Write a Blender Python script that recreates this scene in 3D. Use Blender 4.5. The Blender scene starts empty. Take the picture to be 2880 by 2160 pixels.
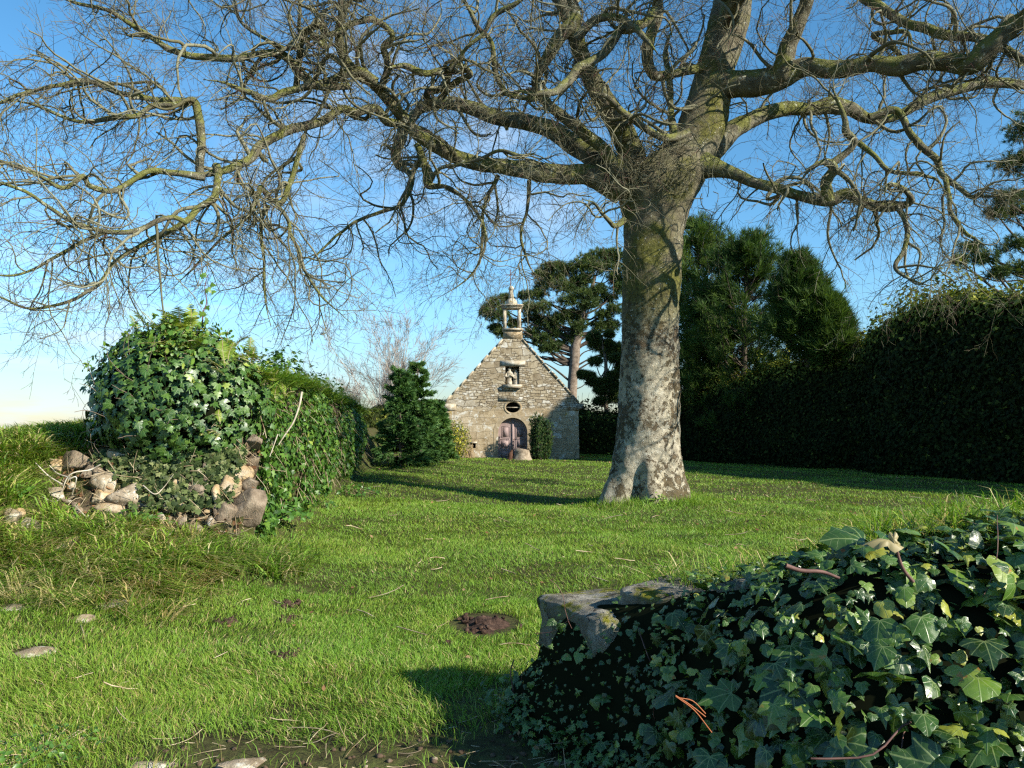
import bpy, bmesh, math, random
import numpy as np
from mathutils import Vector, noise as mnoise
C = bpy.context.scene.collection
R = math.radians
rng = np.random.default_rng(7)
random.seed(7)
# ---------------- camera, sky, sun, exposure ----------------
FPX, EYE, PITCH = 2240.0, 1.6, R(2.98)
cam = bpy.data.objects.new('camera', bpy.data.cameras.new('camera')); C.objects.link(cam)
cam.data.lens = 28; cam.data.sensor_width = 36; cam.data.clip_end = 3000; cam.data.clip_start = .05
cam.location = (0, 0, EYE); cam.rotation_euler = (R(90) + PITCH, 0, 0)
bpy.context.scene.camera = cam
SUN_AZ, SUN_EL = R(57), R(29.5)          # azimuth: behind the viewer, towards the right
SUN = np.array([math.sin(SUN_AZ) * math.cos(SUN_EL), -math.cos(SUN_AZ) * math.cos(SUN_EL), math.sin(SUN_EL)])
sl = bpy.data.lights.new('sun', 'SUN'); sl.energy = 5.0; sl.angle = R(.5); sl.color = (1, .93, .80)
so = bpy.data.objects.new('sun', sl); C.objects.link(so)
so.rotation_euler = Vector(-SUN).to_track_quat('-Z', 'Y').to_euler()
sc = bpy.context.scene
sc.view_settings.view_transform = 'Standard'; sc.view_settings.look = 'None'; sc.view_settings.exposure = .98
sc.cycles.use_adaptive_sampling = True; sc.cycles.adaptive_threshold = .02
sc.cycles.max_bounces = 5; sc.cycles.diffuse_bounces = 3; sc.cycles.glossy_bounces = 2; sc.cycles.transmission_bounces = 3
sc.cycles.use_denoising = False
sc.cycles.pixel_filter_type = 'BLACKMAN_HARRIS'; sc.cycles.filter_width = 1.3
W = bpy.data.worlds.new('World'); sc.world = W; W.use_nodes = True
nt = W.node_tree; nt.nodes.clear()
def nn(t, **k):
    n = nt.nodes.new(t)
    for a, b in k.items(): setattr(n, a, b)
    return n
sky = nn('ShaderNodeTexSky', sky_type='NISHITA', sun_disc=False, sun_elevation=SUN_EL, sun_rotation=math.pi - SUN_AZ, altitude=50, air_density=1.0, dust_density=.0, ozone_density=4.5)
tc = nn('ShaderNodeTexCoord'); sep = nn('ShaderNodeSeparateXYZ'); nt.links.new(tc.outputs['Generated'], sep.inputs[0])
hs = nn('ShaderNodeHueSaturation'); hs.inputs['Saturation'].default_value = 1.15; hs.inputs['Hue'].default_value = .489
nt.links.new(sky.outputs[0], hs.inputs['Color'])
mp = nn('ShaderNodeMapping'); mp.inputs['Scale'].default_value = (2.2, 2.2, 16); nt.links.new(tc.outputs['Generated'], mp.inputs[0])
no = nn('ShaderNodeTexNoise'); no.inputs['Scale'].default_value = 2.6; no.inputs['Detail'].default_value = 7; no.inputs['Roughness'].default_value = .55
nt.links.new(mp.outputs[0], no.inputs['Vector'])
def mr(src, a, b, c=0, d=1):
    m = nn('ShaderNodeMapRange', interpolation_type='SMOOTHSTEP'); m.inputs[1].default_value = a; m.inputs[2].default_value = b; m.inputs[3].default_value = c; m.inputs[4].default_value = d
    nt.links.new(src, m.inputs[0]); return m.outputs[0]
def mul(a, b, op='MULTIPLY'):
    m = nn('ShaderNodeMath', operation=op)
    for i, s in enumerate((a, b)):
        if isinstance(s, (int, float)): m.inputs[i].default_value = s
        else: nt.links.new(s, m.inputs[i])
    return m.outputs[0]
nt.links.new(mr(sep.outputs[2], -.02, .17, .50, 1.05), hs.inputs['Value'])
low = mul(mul(mr(sep.outputs[2], .27, .10), mr(sep.outputs[0], -.12, -.36)), mr(no.outputs[0], .42, .68))
mp2 = nn('ShaderNodeMapping'); mp2.inputs['Scale'].default_value = (3, 3, 5); mp2.inputs['Location'].default_value = (.3, 1.2, .4); nt.links.new(tc.outputs['Generated'], mp2.inputs[0])
no2 = nn('ShaderNodeTexNoise'); no2.inputs['Scale'].default_value = 1.5; no2.inputs['Detail'].default_value = 6; no2.inputs['Roughness'].default_value = .6
nt.links.new(mp2.outputs[0], no2.inputs['Vector'])
hiw = mul(mul(mr(sep.outputs[2], .12, .34), mul(mr(sep.outputs[0], -.42, -.12), mr(sep.outputs[0], .16, .02))), mr(no2.outputs[0], .42, .68, 0, .55))
cl = mul(mul(low, .6), hiw, 'MAXIMUM')
mx = nn('ShaderNodeMix', data_type='RGBA'); nt.links.new(cl, mx.inputs[0]); nt.links.new(hs.outputs[0], mx.inputs[6]); mx.inputs[7].default_value = (4.6, 5.4, 6.4, 1)
bg = nn('ShaderNodeBackground'); bg.inputs['Strength'].default_value = .098; nt.links.new(mx.outputs[2], bg.inputs[0])
wo = nn('ShaderNodeOutputWorld'); nt.links.new(bg.outputs[0], wo.inputs[0])

# ---------------- helpers ----------------
def PX(u, v, y):                        # world point at depth y on the sight line through photo pixel (u, v)
    sx, sy = (u - 1440) / FPX, (1080 - v) / FPX
    dy = math.cos(PITCH) - sy * math.sin(PITCH); dz = math.sin(PITCH) + sy * math.cos(PITCH)
    return np.array([sx / dy * y, y, EYE + dz / dy * y])
def sstep(a, b, x):
    t = np.clip((x - a) / (b - a), 0, 1); return t * t * (3 - 2 * t)
def unit(v): return v / np.maximum(np.linalg.norm(v, axis=-1, keepdims=True), 1e-9)
_w = rng.normal(size=(24, 3)); _p = rng.uniform(0, 6.28, 24)
def fnoise(P, scale=1., octs=4):        # cheap smooth noise, about -1..1
    P = np.asarray(P, float); out = 0; amp = 1; s = scale; tot = 0
    for o in range(octs):
        i = (o * 5) % 24; w = _w[[(i + k) % 24 for k in range(5)]]; p = _p[[(i + k) % 24 for k in range(5)]]
        q = P @ w.T * s + p
        q = q + 1.3 * np.sin(np.roll(q, 1, axis=-1) * .7 + o)
        out = out + amp * np.sin(q).mean(-1) * 1.6; tot += amp; amp *= .5; s *= 2.1
    return out / tot
def tag(o, label=None, cat=None, group=None, kind=None):
    if label: o['label'] = label
    if cat: o['category'] = cat
    if group: o['group'] = group
    if kind: o['kind'] = kind
    return o
def thing(name, loc, label, cat, group=None):
    o = bpy.data.objects.new(name, None); C.objects.link(o); o.location = [float(a) for a in loc]
    o.empty_display_size = .3
    return tag(o, label, cat, group)
def wloc(o):
    v = np.zeros(3)
    while o is not None: v = v + np.array(o.location); o = o.parent
    return v
def mk(name, V, loops, sizes, mat, parent=None, loc=None, rnd=None, luv=None, smooth=False, cid=None):
    """mesh object from world-space vertices V, flat loop indices and polygon sizes"""
    V = np.asarray(V, np.float32).reshape(-1, 3)
    me = bpy.data.meshes.new(name); loops = np.asarray(loops, np.int32).ravel(); sizes = np.asarray(sizes, np.int32).ravel()
    base = wloc(parent) if parent is not None else np.zeros(3)
    off = np.array(loc, float) if loc is not None else base * 0
    org = base + off if parent is not None else off
    me.vertices.add(len(V)); me.vertices.foreach_set('co', (V - org.astype(np.float32)).ravel())
    me.loops.add(len(loops)); me.loops.foreach_set('vertex_index', loops)
    me.polygons.add(len(sizes)); st = np.concatenate([[0], np.cumsum(sizes)[:-1]]).astype(np.int32)
    me.polygons.foreach_set('loop_start', st); me.polygons.foreach_set('loop_total', sizes)
    if smooth: me.polygons.foreach_set('use_smooth', np.ones(len(sizes), bool))
    me.update(calc_edges=True)
    if rnd is not None:
        a = me.attributes.new('rnd', 'FLOAT', 'POINT'); a.data.foreach_set('value', np.asarray(rnd, np.float32))
    if luv is not None:
        a = me.attributes.new('luv', 'FLOAT_VECTOR', 'POINT'); a.data.foreach_set('vector', np.asarray(luv, np.float32).ravel())
    o = bpy.data.objects.new(name, me); C.objects.link(o)
    if parent is not None: o.parent = parent
    if name == 'stems': o['kind'] = 'stuff'
    o.location = [float(a) for a in off]
    for m in (mat if isinstance(mat, (list, tuple)) else [mat]): me.materials.append(m)
    return o
def cat(meshes):                        # join (V, loops, sizes) triples
    Vs, L, S, n = [], [], [], 0
    for V, l, s in meshes:
        Vs.append(V); L.append(np.asarray(l).ravel() + n); S.append(np.asarray(s).ravel()); n += len(V)
    return np.concatenate(Vs), np.concatenate(L), np.concatenate(S)
def grid(P, wrap=False, capu=False):    # P (a,b,3) -> quads; wrap joins the b direction
    a, b = P.shape[:2]; V = P.reshape(-1, 3)
    i, j = np.meshgrid(np.arange(a - 1), np.arange(b if wrap else b - 1), indexing='ij'); i = i.ravel(); j = j.ravel(); k = (j + 1) % b
    q = np.stack([i * b + j, (i + 1) * b + j, (i + 1) * b + k, i * b + k], 1)
    loops = q.ravel(); sizes = np.full(len(q), 4)
    if capu:
        loops = np.concatenate([loops, np.arange(b), (a - 1) * b + np.arange(b)[::-1]]); sizes = np.concatenate([sizes, [b, b]])
    return V, loops, sizes
def box(x0, x1, y0, y1, z0, z1, j=0.):
    V = np.array([[x, y, z] for z in (z0, z1) for y in (y0, y1) for x in (x0, x1)], float)
    if j: V = V + rng.normal(0, j, V.shape)
    L = [0, 2, 3, 1, 4, 5, 7, 6, 0, 1, 5, 4, 2, 6, 7, 3, 0, 4, 6, 2, 1, 3, 7, 5]
    return V, np.array(L), np.full(6, 4)
def catmull(P, k=8):
    P = np.asarray(P, float); A = np.concatenate([[2 * P[0] - P[1]], P, [2 * P[-1] - P[-2]]]); out = []
    for i in range(len(P) - 1):
        p0, p1, p2, p3 = A[i:i + 4]
        for t in np.linspace(0, 1, k, endpoint=False):
            out.append(.5 * (2 * p1 + (p2 - p0) * t + (2 * p0 - 5 * p1 + 4 * p2 - p3) * t * t + (3 * p1 - p0 - 3 * p2 + p3) * t ** 3))
    out.append(P[-1]); return np.array(out)
def tubes(P, r, sides, bump=0.):        # P (N,K,3), r (N,K)
    N, K = P.shape[:2]
    T = np.empty_like(P); T[:, 1:-1] = P[:, 2:] - P[:, :-2]; T[:, 0] = P[:, 1] - P[:, 0]; T[:, -1] = P[:, -1] - P[:, -2]; T = unit(T)
    ref = np.broadcast_to(np.array([.13, .21, .97]), T.shape).copy()
    # parallel transport of one normal along each path
    n = unit(np.cross(T[:, 0], ref[:, 0])); Ns = [n]
    for k in range(1, K):
        n = n - (n * T[:, k]).sum(-1, keepdims=True) * T[:, k]; n = unit(n); Ns.append(n)
    Nn = np.stack(Ns, 1); B = np.cross(T, Nn)
    th = np.arange(sides) * 2 * math.pi / sides
    D = Nn[:, :, None] * np.cos(th)[:, None] + B[:, :, None] * np.sin(th)[:, None]
    rr = r[:, :, None, None]
    V = P[:, :, None] + D * rr
    if bump: V = V + D * rr * bump * fnoise(V, 6., 3)[..., None]
    V = V.reshape(-1, 3)
    n_, k_, s_ = np.meshgrid(np.arange(N), np.arange(K - 1), np.arange(sides), indexing='ij')
    n_, k_, s_ = n_.ravel(), k_.ravel(), s_.ravel(); s2 = (s_ + 1) % sides; b = n_ * K * sides
    q = np.stack([b + k_ * sides + s_, b + k_ * sides + s2, b + (k_ + 1) * sides + s2, b + (k_ + 1) * sides + s_], 1)
    return V, q.ravel(), np.full(len(q), 4)
def grow(P0, D0, L, K, wig, trop, rg, keep=.6):
    """N wandering paths with K points; trop (N,3) pull per path"""
    N = len(P0); P = np.empty((N, K, 3)); P[:, 0] = P0; d = unit(D0); w = rg.normal(0, 1, (N, 3))
    for k in range(1, K):
        w = keep * w + (1 - keep) * 2 * rg.normal(0, 1, (N, 3))
        d = unit(d + w * wig + trop)
        P[:, k] = P[:, k - 1] + d * (L / (K - 1))[:, None]
    return P
def spawn(P, Rr, n, rg, t0=.12, t1=1., ang=(35, 75), end=True):
    """n children per path of (N,K,3): start, direction, parent radius, parent index, t"""
    N, K = P.shape[:2]; idx = np.repeat(np.arange(N), n); t = t0 + (t1 - t0) * rg.random(N * n)
    f = t * (K - 1); i = np.minimum(f.astype(int), K - 2); a = (f - i)[:, None]
    p = P[idx, i] * (1 - a) + P[idx, i + 1] * a; tg = unit(P[idx, i + 1] - P[idx, i]); rr = Rr[idx, i] * (1 - a[:, 0]) + Rr[idx, i + 1] * a[:, 0]
    q = rg.normal(0, 1, (N * n, 3)); q = unit(q - (q * tg).sum(-1, keepdims=True) * tg)
    an = np.radians(rg.uniform(ang[0], ang[1], N * n))[:, None]
    return p, tg * np.cos(an) + q * np.sin(an), rr, idx, t
def stamp(TV, TF, cen, nor, up, size, rg, jit=.0, flat=1.):
    """copies of a small template (TV (m,3) x side, y tip, z normal; TF faces) -> V, loops, sizes, luv"""
    N, m = len(cen), len(TV); nz = unit(nor); y = up - (up * nz).sum(-1, keepdims=True) * nz; y = unit(y + 1e-6); x = np.cross(y, nz)
    s = np.asarray(size, float).reshape(-1, 1, 1) * np.ones((N, 1, 1))
    T = np.broadcast_to(TV, (N, m, 3)).copy()
    if jit: T = T * (1 + rg.normal(0, jit, (N, m, 1)))
    V = cen[:, None] + s * (T[..., 0:1] * x[:, None] + T[..., 1:2] * y[:, None] + T[..., 2:3] * nz[:, None])
    fl = np.concatenate([np.asarray(f) for f in TF]); fs = np.array([len(f) for f in TF])
    loops = (np.arange(N)[:, None] * m + fl[None]).ravel(); sizes = np.tile(fs, N)
    return V.reshape(-1, 3), loops, sizes, np.tile(TV, (N, 1))
def blades(P, h, w, lean, rg, segs=2, droop=.35, up=None):
    """grass blades at P; h, w per blade; lean (N,3) direction added to up"""
    N = len(P); a = rg.uniform(0, 6.283, N); side = np.stack([np.cos(a), np.sin(a), np.zeros(N)], 1) * (w / 2)[:, None]
    u = unit(np.array([0, 0, 1.]) + lean) if up is None else up
    rows = []
    for k in range(segs):
        t = k / segs; c = P + u * (h * t)[:, None] + lean * (h * t * t * droop)[:, None]; c[:, 2] -= droop * h * t ** 2 * .3
        rows += [c - side * (1 - .35 * t), c + side * (1 - .35 * t)]
    tip = P + u * h[:, None] + lean * (h * droop * 2)[:, None]; tip[:, 2] -= droop * h * .6
    V = np.stack(rows + [tip], 1); m = V.shape[1]; F = []
    for k in range(segs - 1): F.append([2 * k, 2 * k + 1, 2 * k + 3, 2 * k + 2])
    F.append([2 * segs - 2, 2 * segs - 1, 2 * segs])
    fl = np.concatenate(F); fs = np.array([len(f) for f in F])
    luv = np.zeros((N, m, 3)); luv[:, :, 1] = np.repeat(np.arange(segs + 1) / segs, 2)[:m]
    return V.reshape(-1, 3), (np.arange(N)[:, None] * m + fl).ravel(), np.tile(fs, N), luv.reshape(-1, 3), m
def tufts(cen, dirs, n, L, w, rg, spread=.8):
    """bunches of n thin needles / sprays radiating round dirs"""
    N = len(cen); d = unit(np.repeat(dirs, n, 0) + rg.normal(0, spread, (N * n, 3))); c = np.repeat(cen, n, 0)
    L = np.repeat(np.broadcast_to(L, N), n) * rg.uniform(.6, 1.15, N * n); w = np.broadcast_to(w, N * n)
    s = unit(np.cross(d, rg.normal(0, 1, (N * n, 3)))) * (w / 2)[:, None]
    mid = c + d * (L * .45)[:, None]
    V = np.stack([c, mid - s, c + d * L[:, None], mid + s], 1).reshape(-1, 3)
    M = N * n
    return V, np.arange(M * 4), np.full(M, 4), np.repeat(rg.random(N), n * 4)
def samples(P, n, rg, wrap=False):      # random points and normals on a grid surface
    if wrap: P = np.concatenate([P, P[:, :1]], 1)
    A = P[:-1, :-1]; B = P[1:, :-1]; Cc = P[:-1, 1:]; D = P[1:, 1:]
    nr = np.cross(B - A, Cc - A); ar = np.linalg.norm(nr, axis=-1); p = (ar / ar.sum()).ravel()
    k = rg.choice(len(p), n, p=p); i, j = np.unravel_index(k, ar.shape); s, t = rg.random((2, n, 1))
    q = A[i, j] * (1 - s) * (1 - t) + B[i, j] * s * (1 - t) + Cc[i, j] * (1 - s) * t + D[i, j] * s * t
    return q, unit(nr[i, j])
def rock(c, sx, sy, sz, seed, rot=0., tilt=0., rough=.05, planes=10, sub=4):
    rr = np.random.default_rng(seed); bm = bmesh.new(); bmesh.ops.create_icosphere(bm, subdivisions=sub, radius=1)
    V = np.array([v.co[:] for v in bm.verts]); F = [[v.index for v in f.verts] for f in bm.faces]; bm.free()
    N = unit(rr.normal(size=(planes, 3))); dk = rr.uniform(.55, .92, planes)
    q = V @ N.T; r = np.where(q > .05, dk / np.maximum(q, .05), 9).min(1); r = np.minimum(r, 1.15)
    V = V * r[:, None]; V = V * (1 + rough * fnoise(V + seed, 2.5, 4)[:, None])
    V = V * np.array([sx, sy, sz])
    ct, st = math.cos(tilt), math.sin(tilt); V = np.stack([V[:, 0] * ct - V[:, 2] * st, V[:, 1], V[:, 0] * st + V[:, 2] * ct], 1)
    cr, sr = math.cos(rot), math.sin(rot); V = np.stack([V[:, 0] * cr - V[:, 1] * sr, V[:, 0] * sr + V[:, 1] * cr, V[:, 2]], 1)
    return V + np.asarray(c), np.array(F).ravel(), np.full(len(F), 3)

# ---------------- materials ----------------
class NT:
    def __init__(s, name):
        s.m = bpy.data.materials.new(name); s.m.use_nodes = True; s.t = s.m.node_tree; s.t.nodes.clear()
        s.out = s.t.nodes.new('ShaderNodeOutputMaterial'); s.b = s.t.nodes.new('ShaderNodeBsdfPrincipled'); s.t.links.new(s.b.outputs[0], s.out.inputs[0])
        s.obj = s.t.nodes.new('ShaderNodeTexCoord').outputs['Object']
    def n(s, t, **k):
        x = s.t.nodes.new(t)
        for a, b in k.items(): setattr(x, a, b)
        return x
    def set(s, sock, v):
        if isinstance(v, bpy.types.NodeSocket): s.t.links.new(v, sock)
        elif isinstance(v, (tuple, list)) and len(v) == 3 and len(sock.default_value) == 4: sock.default_value = (*v, 1)
        else: sock.default_value = v
    def noise(s, scale, detail=5, rough=.55, vec=None, stretch=None, dist=0.):
        x = s.n('ShaderNodeTexNoise'); x.inputs['Scale'].default_value = scale; x.inputs['Detail'].default_value = detail; x.inputs['Roughness'].default_value = rough; x.inputs['Distortion'].default_value = dist
        v = vec or s.obj
        if stretch:
            m = s.n('ShaderNodeMapping'); m.inputs['Scale'].default_value = stretch; s.set(m.inputs[0], v); v = m.outputs[0]
        s.set(x.inputs['Vector'], v); return x.outputs['Fac']
    def vor(s, scale, feature='F1', vec=None, out='Distance', rand=1.):
        x = s.n('ShaderNodeTexVoronoi', feature=feature); x.inputs['Scale'].default_value = scale; x.inputs['Randomness'].default_value = rand; s.set(x.inputs['Vector'], vec or s.obj); return x.outputs[out]
    def ramp(s, f, stops, interp='LINEAR'):
        x = s.n('ShaderNodeValToRGB'); r = x.color_ramp; r.interpolation = interp
        while len(r.elements) < len(stops): r.elements.new(.5)
        for e, (p, c) in zip(r.elements, stops): e.position = p; e.color = (*c, 1) if isinstance(c, tuple) else (c, c, c, 1)
        s.set(x.inputs[0], f); return x.outputs[0]
    def rng(s, f, a, b, c=0., d=1.):
        x = s.n('ShaderNodeMapRange', interpolation_type='SMOOTHSTEP')
        for i, v in enumerate((f, a, b, c, d)): s.set(x.inputs[i], v)
        return x.outputs[0]
    def mix(s, f, a, b, bt='MIX'):
        x = s.n('ShaderNodeMix', data_type='RGBA', blend_type=bt); s.set(x.inputs[0], f); s.set(x.inputs[6], a); s.set(x.inputs[7], b); return x.outputs[2]
    def math(s, op, a, b=0., c=None):
        x = s.n('ShaderNodeMath', operation=op); s.set(x.inputs[0], a); s.set(x.inputs[1], b)
        if c is not None: s.set(x.inputs[2], c)
        return x.outputs[0]
    def attr(s, name, out='Fac'): x = s.n('ShaderNodeAttribute', attribute_name=name); return x.outputs[out]
    def geo(s, out): return s.n('ShaderNodeNewGeometry').outputs[out]
    def sep(s, v): x = s.n('ShaderNodeSeparateXYZ'); s.set(x.inputs[0], v); return x.outputs
    def bump(s, h, strength=.5, dist=.02):
        x = s.n('ShaderNodeBump'); x.inputs['Strength'].default_value = strength; x.inputs['Distance'].default_value = dist; s.set(x.inputs['Height'], h); s.t.links.new(x.outputs[0], s.b.inputs['Normal']); return s
    def col(s, c, rough=.8, spec=.3):
        s.set(s.b.inputs['Base Color'], c); s.set(s.b.inputs['Roughness'], rough); s.b.inputs['Specular IOR Level'].default_value = spec; s.c = c; return s
    def trans(s, f, tint=(1.2, 1.25, .6)):
        t = s.n('ShaderNodeBsdfTranslucent'); s.set(t.inputs[0], s.mix(1., s.c, tint, 'MULTIPLY')); mx = s.n('ShaderNodeMixShader'); s.set(mx.inputs[0], f)
        s.t.links.new(s.b.outputs[0], mx.inputs[1]); s.t.links.new(t.outputs[0], mx.inputs[2]); s.t.links.new(mx.outputs[0], s.out.inputs[0]); return s

def foliage(name, stops, rough=.5, spec=.4, tr=.22, big=None, tint=(1.2, 1.25, .6)):
    n = NT(name); c = n.ramp(n.attr('rnd'), stops)
    if big: c = n.mix(n.rng(n.noise(big[0], 3), .4, .62), c, n.mix(1., c, big[1], 'MULTIPLY'))
    n.col(c, rough, spec)
    if tr: n.trans(tr, tint)
    return n.m
def veined(name, stops, vein, rough=.34, spec=.6, blotch=None):
    """ivy leaf: radial pale veins from the leaf's own coordinates"""
    n = NT(name); c = n.ramp(n.attr('rnd'), stops); x, y, z = n.sep(n.attr('luv', 'Vector'))
    c = n.mix(n.math('MULTIPLY', n.rng(n.noise(30, 4), .35, .7), .45), c, n.mix(1., c, (1.5, 1.35, .9), 'MULTIPLY'))
    r = n.math('SQRT', n.math('ADD', n.math('MULTIPLY', x, x), n.math('MULTIPLY', y, y)))
    th = n.math('ARCTAN2', x, y); a = R(38)
    md = n.math('ABSOLUTE', n.math('SUBTRACT', n.math('MODULO', n.math('ADD', th, a / 2 + 10 * a), a), a / 2))
    d = n.math('MULTIPLY', r, n.math('SINE', md))
    # side veins branching off the main ones
    wv = n.math('ABSOLUTE', n.math('SUBTRACT', n.math('FRACT', n.math('SUBTRACT', n.math('MULTIPLY', r, 6.), n.math('MULTIPLY', d, 5.))), .5))
    f = n.math('MAXIMUM', n.rng(d, .026, .008), n.math('MULTIPLY', n.rng(wv, .07, .02), .35))
    c = n.mix(n.math('MULTIPLY', f, .6), c, vein)
    if blotch: c = n.mix(n.math('MULTIPLY', n.rng(n.noise(22, 3), .62, .7), n.rng(n.attr('rnd'), .7, .85)), c, blotch)
    n.col(c, n.rng(n.noise(40, 3), .3, .7, rough - .06, rough + .14), spec); n.bump(n.math('SUBTRACT', n.noise(25, 3), n.math('MULTIPLY', f, .5)), .35, .006); n.trans(.12); return n.m
def bark(name, cols, scale=1., moss=None, mossup=True, lich=None, b=.6, bd=.015):
    n = NT(name); a = n.noise(3.2 * scale, 7, .6); c = n.ramp(a, cols)
    if moss:
        m = n.noise(1.6 * scale, 6, .65)
        if mossup: m = n.math('ADD', m, n.math('MULTIPLY', n.sep(n.geo('Normal'))[2], .12))
        c = n.mix(n.rng(m, .42, .58, 0, .85), c, moss)
    if lich: c = n.mix(n.rng(n.noise(7 * scale, 5, .7), .58, .66, 0, .8), c, lich)
    n.col(c, .9, .15); n.bump(n.math('ADD', n.noise(14 * scale, 6, .7), n.noise(50 * scale, 3, .6, stretch=(1, 1, .4))), b, bd); return n.m
# ---------------- the ground ----------------
TREE = (2.72, 16.1)
def wallx(y): return -3.05 - .105 * (y - 9.5)           # right face of the old wall on the left
def H(x, y):
    x = np.asarray(x, float); y = np.asarray(y, float)
    t = np.clip((y - 4) / 8.5, 0, 1) ** 1.6 * 1.55
    a = sstep(8.5, 10.5, y); xw = wallx(y)
    x0 = -1.6 * (1 - a) + (xw + .25) * a; x1 = -4.6 * (1 - a) + (xw - .9) * a
    z = t * sstep(x0, x1, x) + .62 * sstep(-4.5, -5.6, x) * sstep(6.2, 9.2, y)
    z = np.where(z > 1.1, 1.1 + .34 * np.tanh((z - 1.1) / .34), z) - .40 * sstep(-6.0, -8.4, x) * sstep(8, 11, y)
    z = z + .22 * sstep(.5, -4.5, x) * sstep(9, 15, y) * sstep(-60, -20, -y) * (1 - sstep(x0, x1, x))
    z = z + .14 * np.exp(-((x - TREE[0]) ** 2 + (y - TREE[1]) ** 2) / 1.6)
    z = z + .10 * sstep(26, 33, y) * sstep(60, 40, y) * sstep(7, 4, np.abs(x))
    z = z + .022 * np.sin(x * 1.1 + y * .6) + .02 * np.sin(x * .5 - y * 1.3 + 1) + .012 * np.sin(2.9 * x + 2.1 * y)
    z = z - 6 * sstep(-14, -60, x) - 3 * sstep(60, 200, y)
    return z
def HP(u, v):                            # where the sight line through a photo pixel meets the ground
    y = 2.
    for y in np.arange(2.2, 60, .04):
        p = PX(u, v, y)
        if p[2] <= H(p[0], p[1]): break
    return p
gx = np.unique(np.concatenate([np.arange(-16, 20, .16), np.linspace(-900, -16, 40) , np.linspace(20, 900, 40)]))
gy = np.unique(np.concatenate([np.arange(-4, 14, .12), np.arange(14, 46, .3), np.linspace(46, 1500, 50), np.linspace(-60, -4, 16)]))
X, Y = np.meshgrid(gx, gy, indexing='ij'); Z = H(X, Y)
V, L, S = grid(np.stack([X, Y, Z], -1))
g = NT('ground_soil_and_turf'); big = g.noise(.35, 5, .6); fine = g.noise(9, 6, .65)
c = g.ramp(fine, [(.3, (.030, .022, .013)), (.5, (.060, .058, .022)), (.72, (.10, .115, .032))])
c = g.mix(g.rng(g.noise(1.3, 5, .6), .6, .7), c, (.075, .055, .035))
g.col(c, .95, .1); g.bump(g.noise(30, 5, .7), .7, .03)
tag(mk('ground', V, L[::1], S, g.m, smooth=True), kind='structure')

# bare soil spots (photo pixel, half width in px)
def gp(x, y): return x * .678, 1560 + y * .678      # coordinates read off an enlarged crop
SPOT = [(2010, 300, 130, 1.), (1190, 215, 60, .7), (1195, 275, 55, .6), (945, 290, 50, .5), (1195, 430, 60, .6), (700, 580, 60, .4), (1180, 670, 90, .4)]
spots = [(HP(*gp(x, y)), s, k) for x, y, s, k in SPOT]
SLAB = [(455, 208, 110, 26), (350, 276, 58, 14), (130, 420, 110, 28), (40, 232, 60, 18)]
slabs = [(HP(*gp(x, y)), a, b) for x, y, a, b in SLAB]
# ---- near wall path (used by grass, ivy): top pixel positions of its front edge with depth
NW = [(1518, 1668, 4.45), (1600, 1652, 4.15), (1890, 1655, 3.75), (2200, 1600, 3.25), (2480, 1555, 3.02), (2880, 1505, 2.90), (3300, 1480, 2.84)]
nwp = np.array([PX(*q) for q in NW]); nwp = np.concatenate([nwp, [[3.3, 2.72, 1.28], [4.6, 2.5, 1.35], [6.5, 2.2, 1.4]]])
def nw_dist(x, y):                       # signed offset: >0 in front of / left of the near wall, and arc position
    P = nwp[:, :2]; best = np.full(x.shape, 1e9); sg = np.zeros(x.shape)
    for i in range(len(P) - 1):
        a, b = P[i], P[i + 1]; ab = b - a; t = np.clip(((x - a[0]) * ab[0] + (y - a[1]) * ab[1]) / (ab @ ab), 0, 1)
        dx = x - a[0] - t * ab[0]; dy = y - a[1] - t * ab[1]; d = np.hypot(dx, dy); s = (ab[0] * (y - a[1]) - ab[1] * (x - a[0]))
        m = d < best; best = np.where(m, d, best); sg = np.where(m, np.where(s < 0, 1, -1), sg)
    return best * sg
G_STOPS = [(0, (.052, .118, .012)), (.35, (.105, .23, .020)), (.7, (.20, .345, .036)), (.86, (.22, .29, .05)), (.93, (.38, .32, .13)), (1, (.50, .43, .23))]
n = NT('grass_blades'); r_ = n.attr('rnd'); ly = n.sep(n.attr('luv', 'Vector'))
c = n.ramp(r_, G_STOPS); c = n.mix(n.rng(n.noise(.55, 4, .6), .42, .62, 0, .4), c, n.mix(1., c, (1.35, 1.06, .95), 'MULTIPLY'))
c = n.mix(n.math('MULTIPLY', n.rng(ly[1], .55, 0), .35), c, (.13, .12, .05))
n.col(c, .55, .3); n.trans(.3, (1.25, 1.3, .5)); GRASS = n.m
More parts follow.
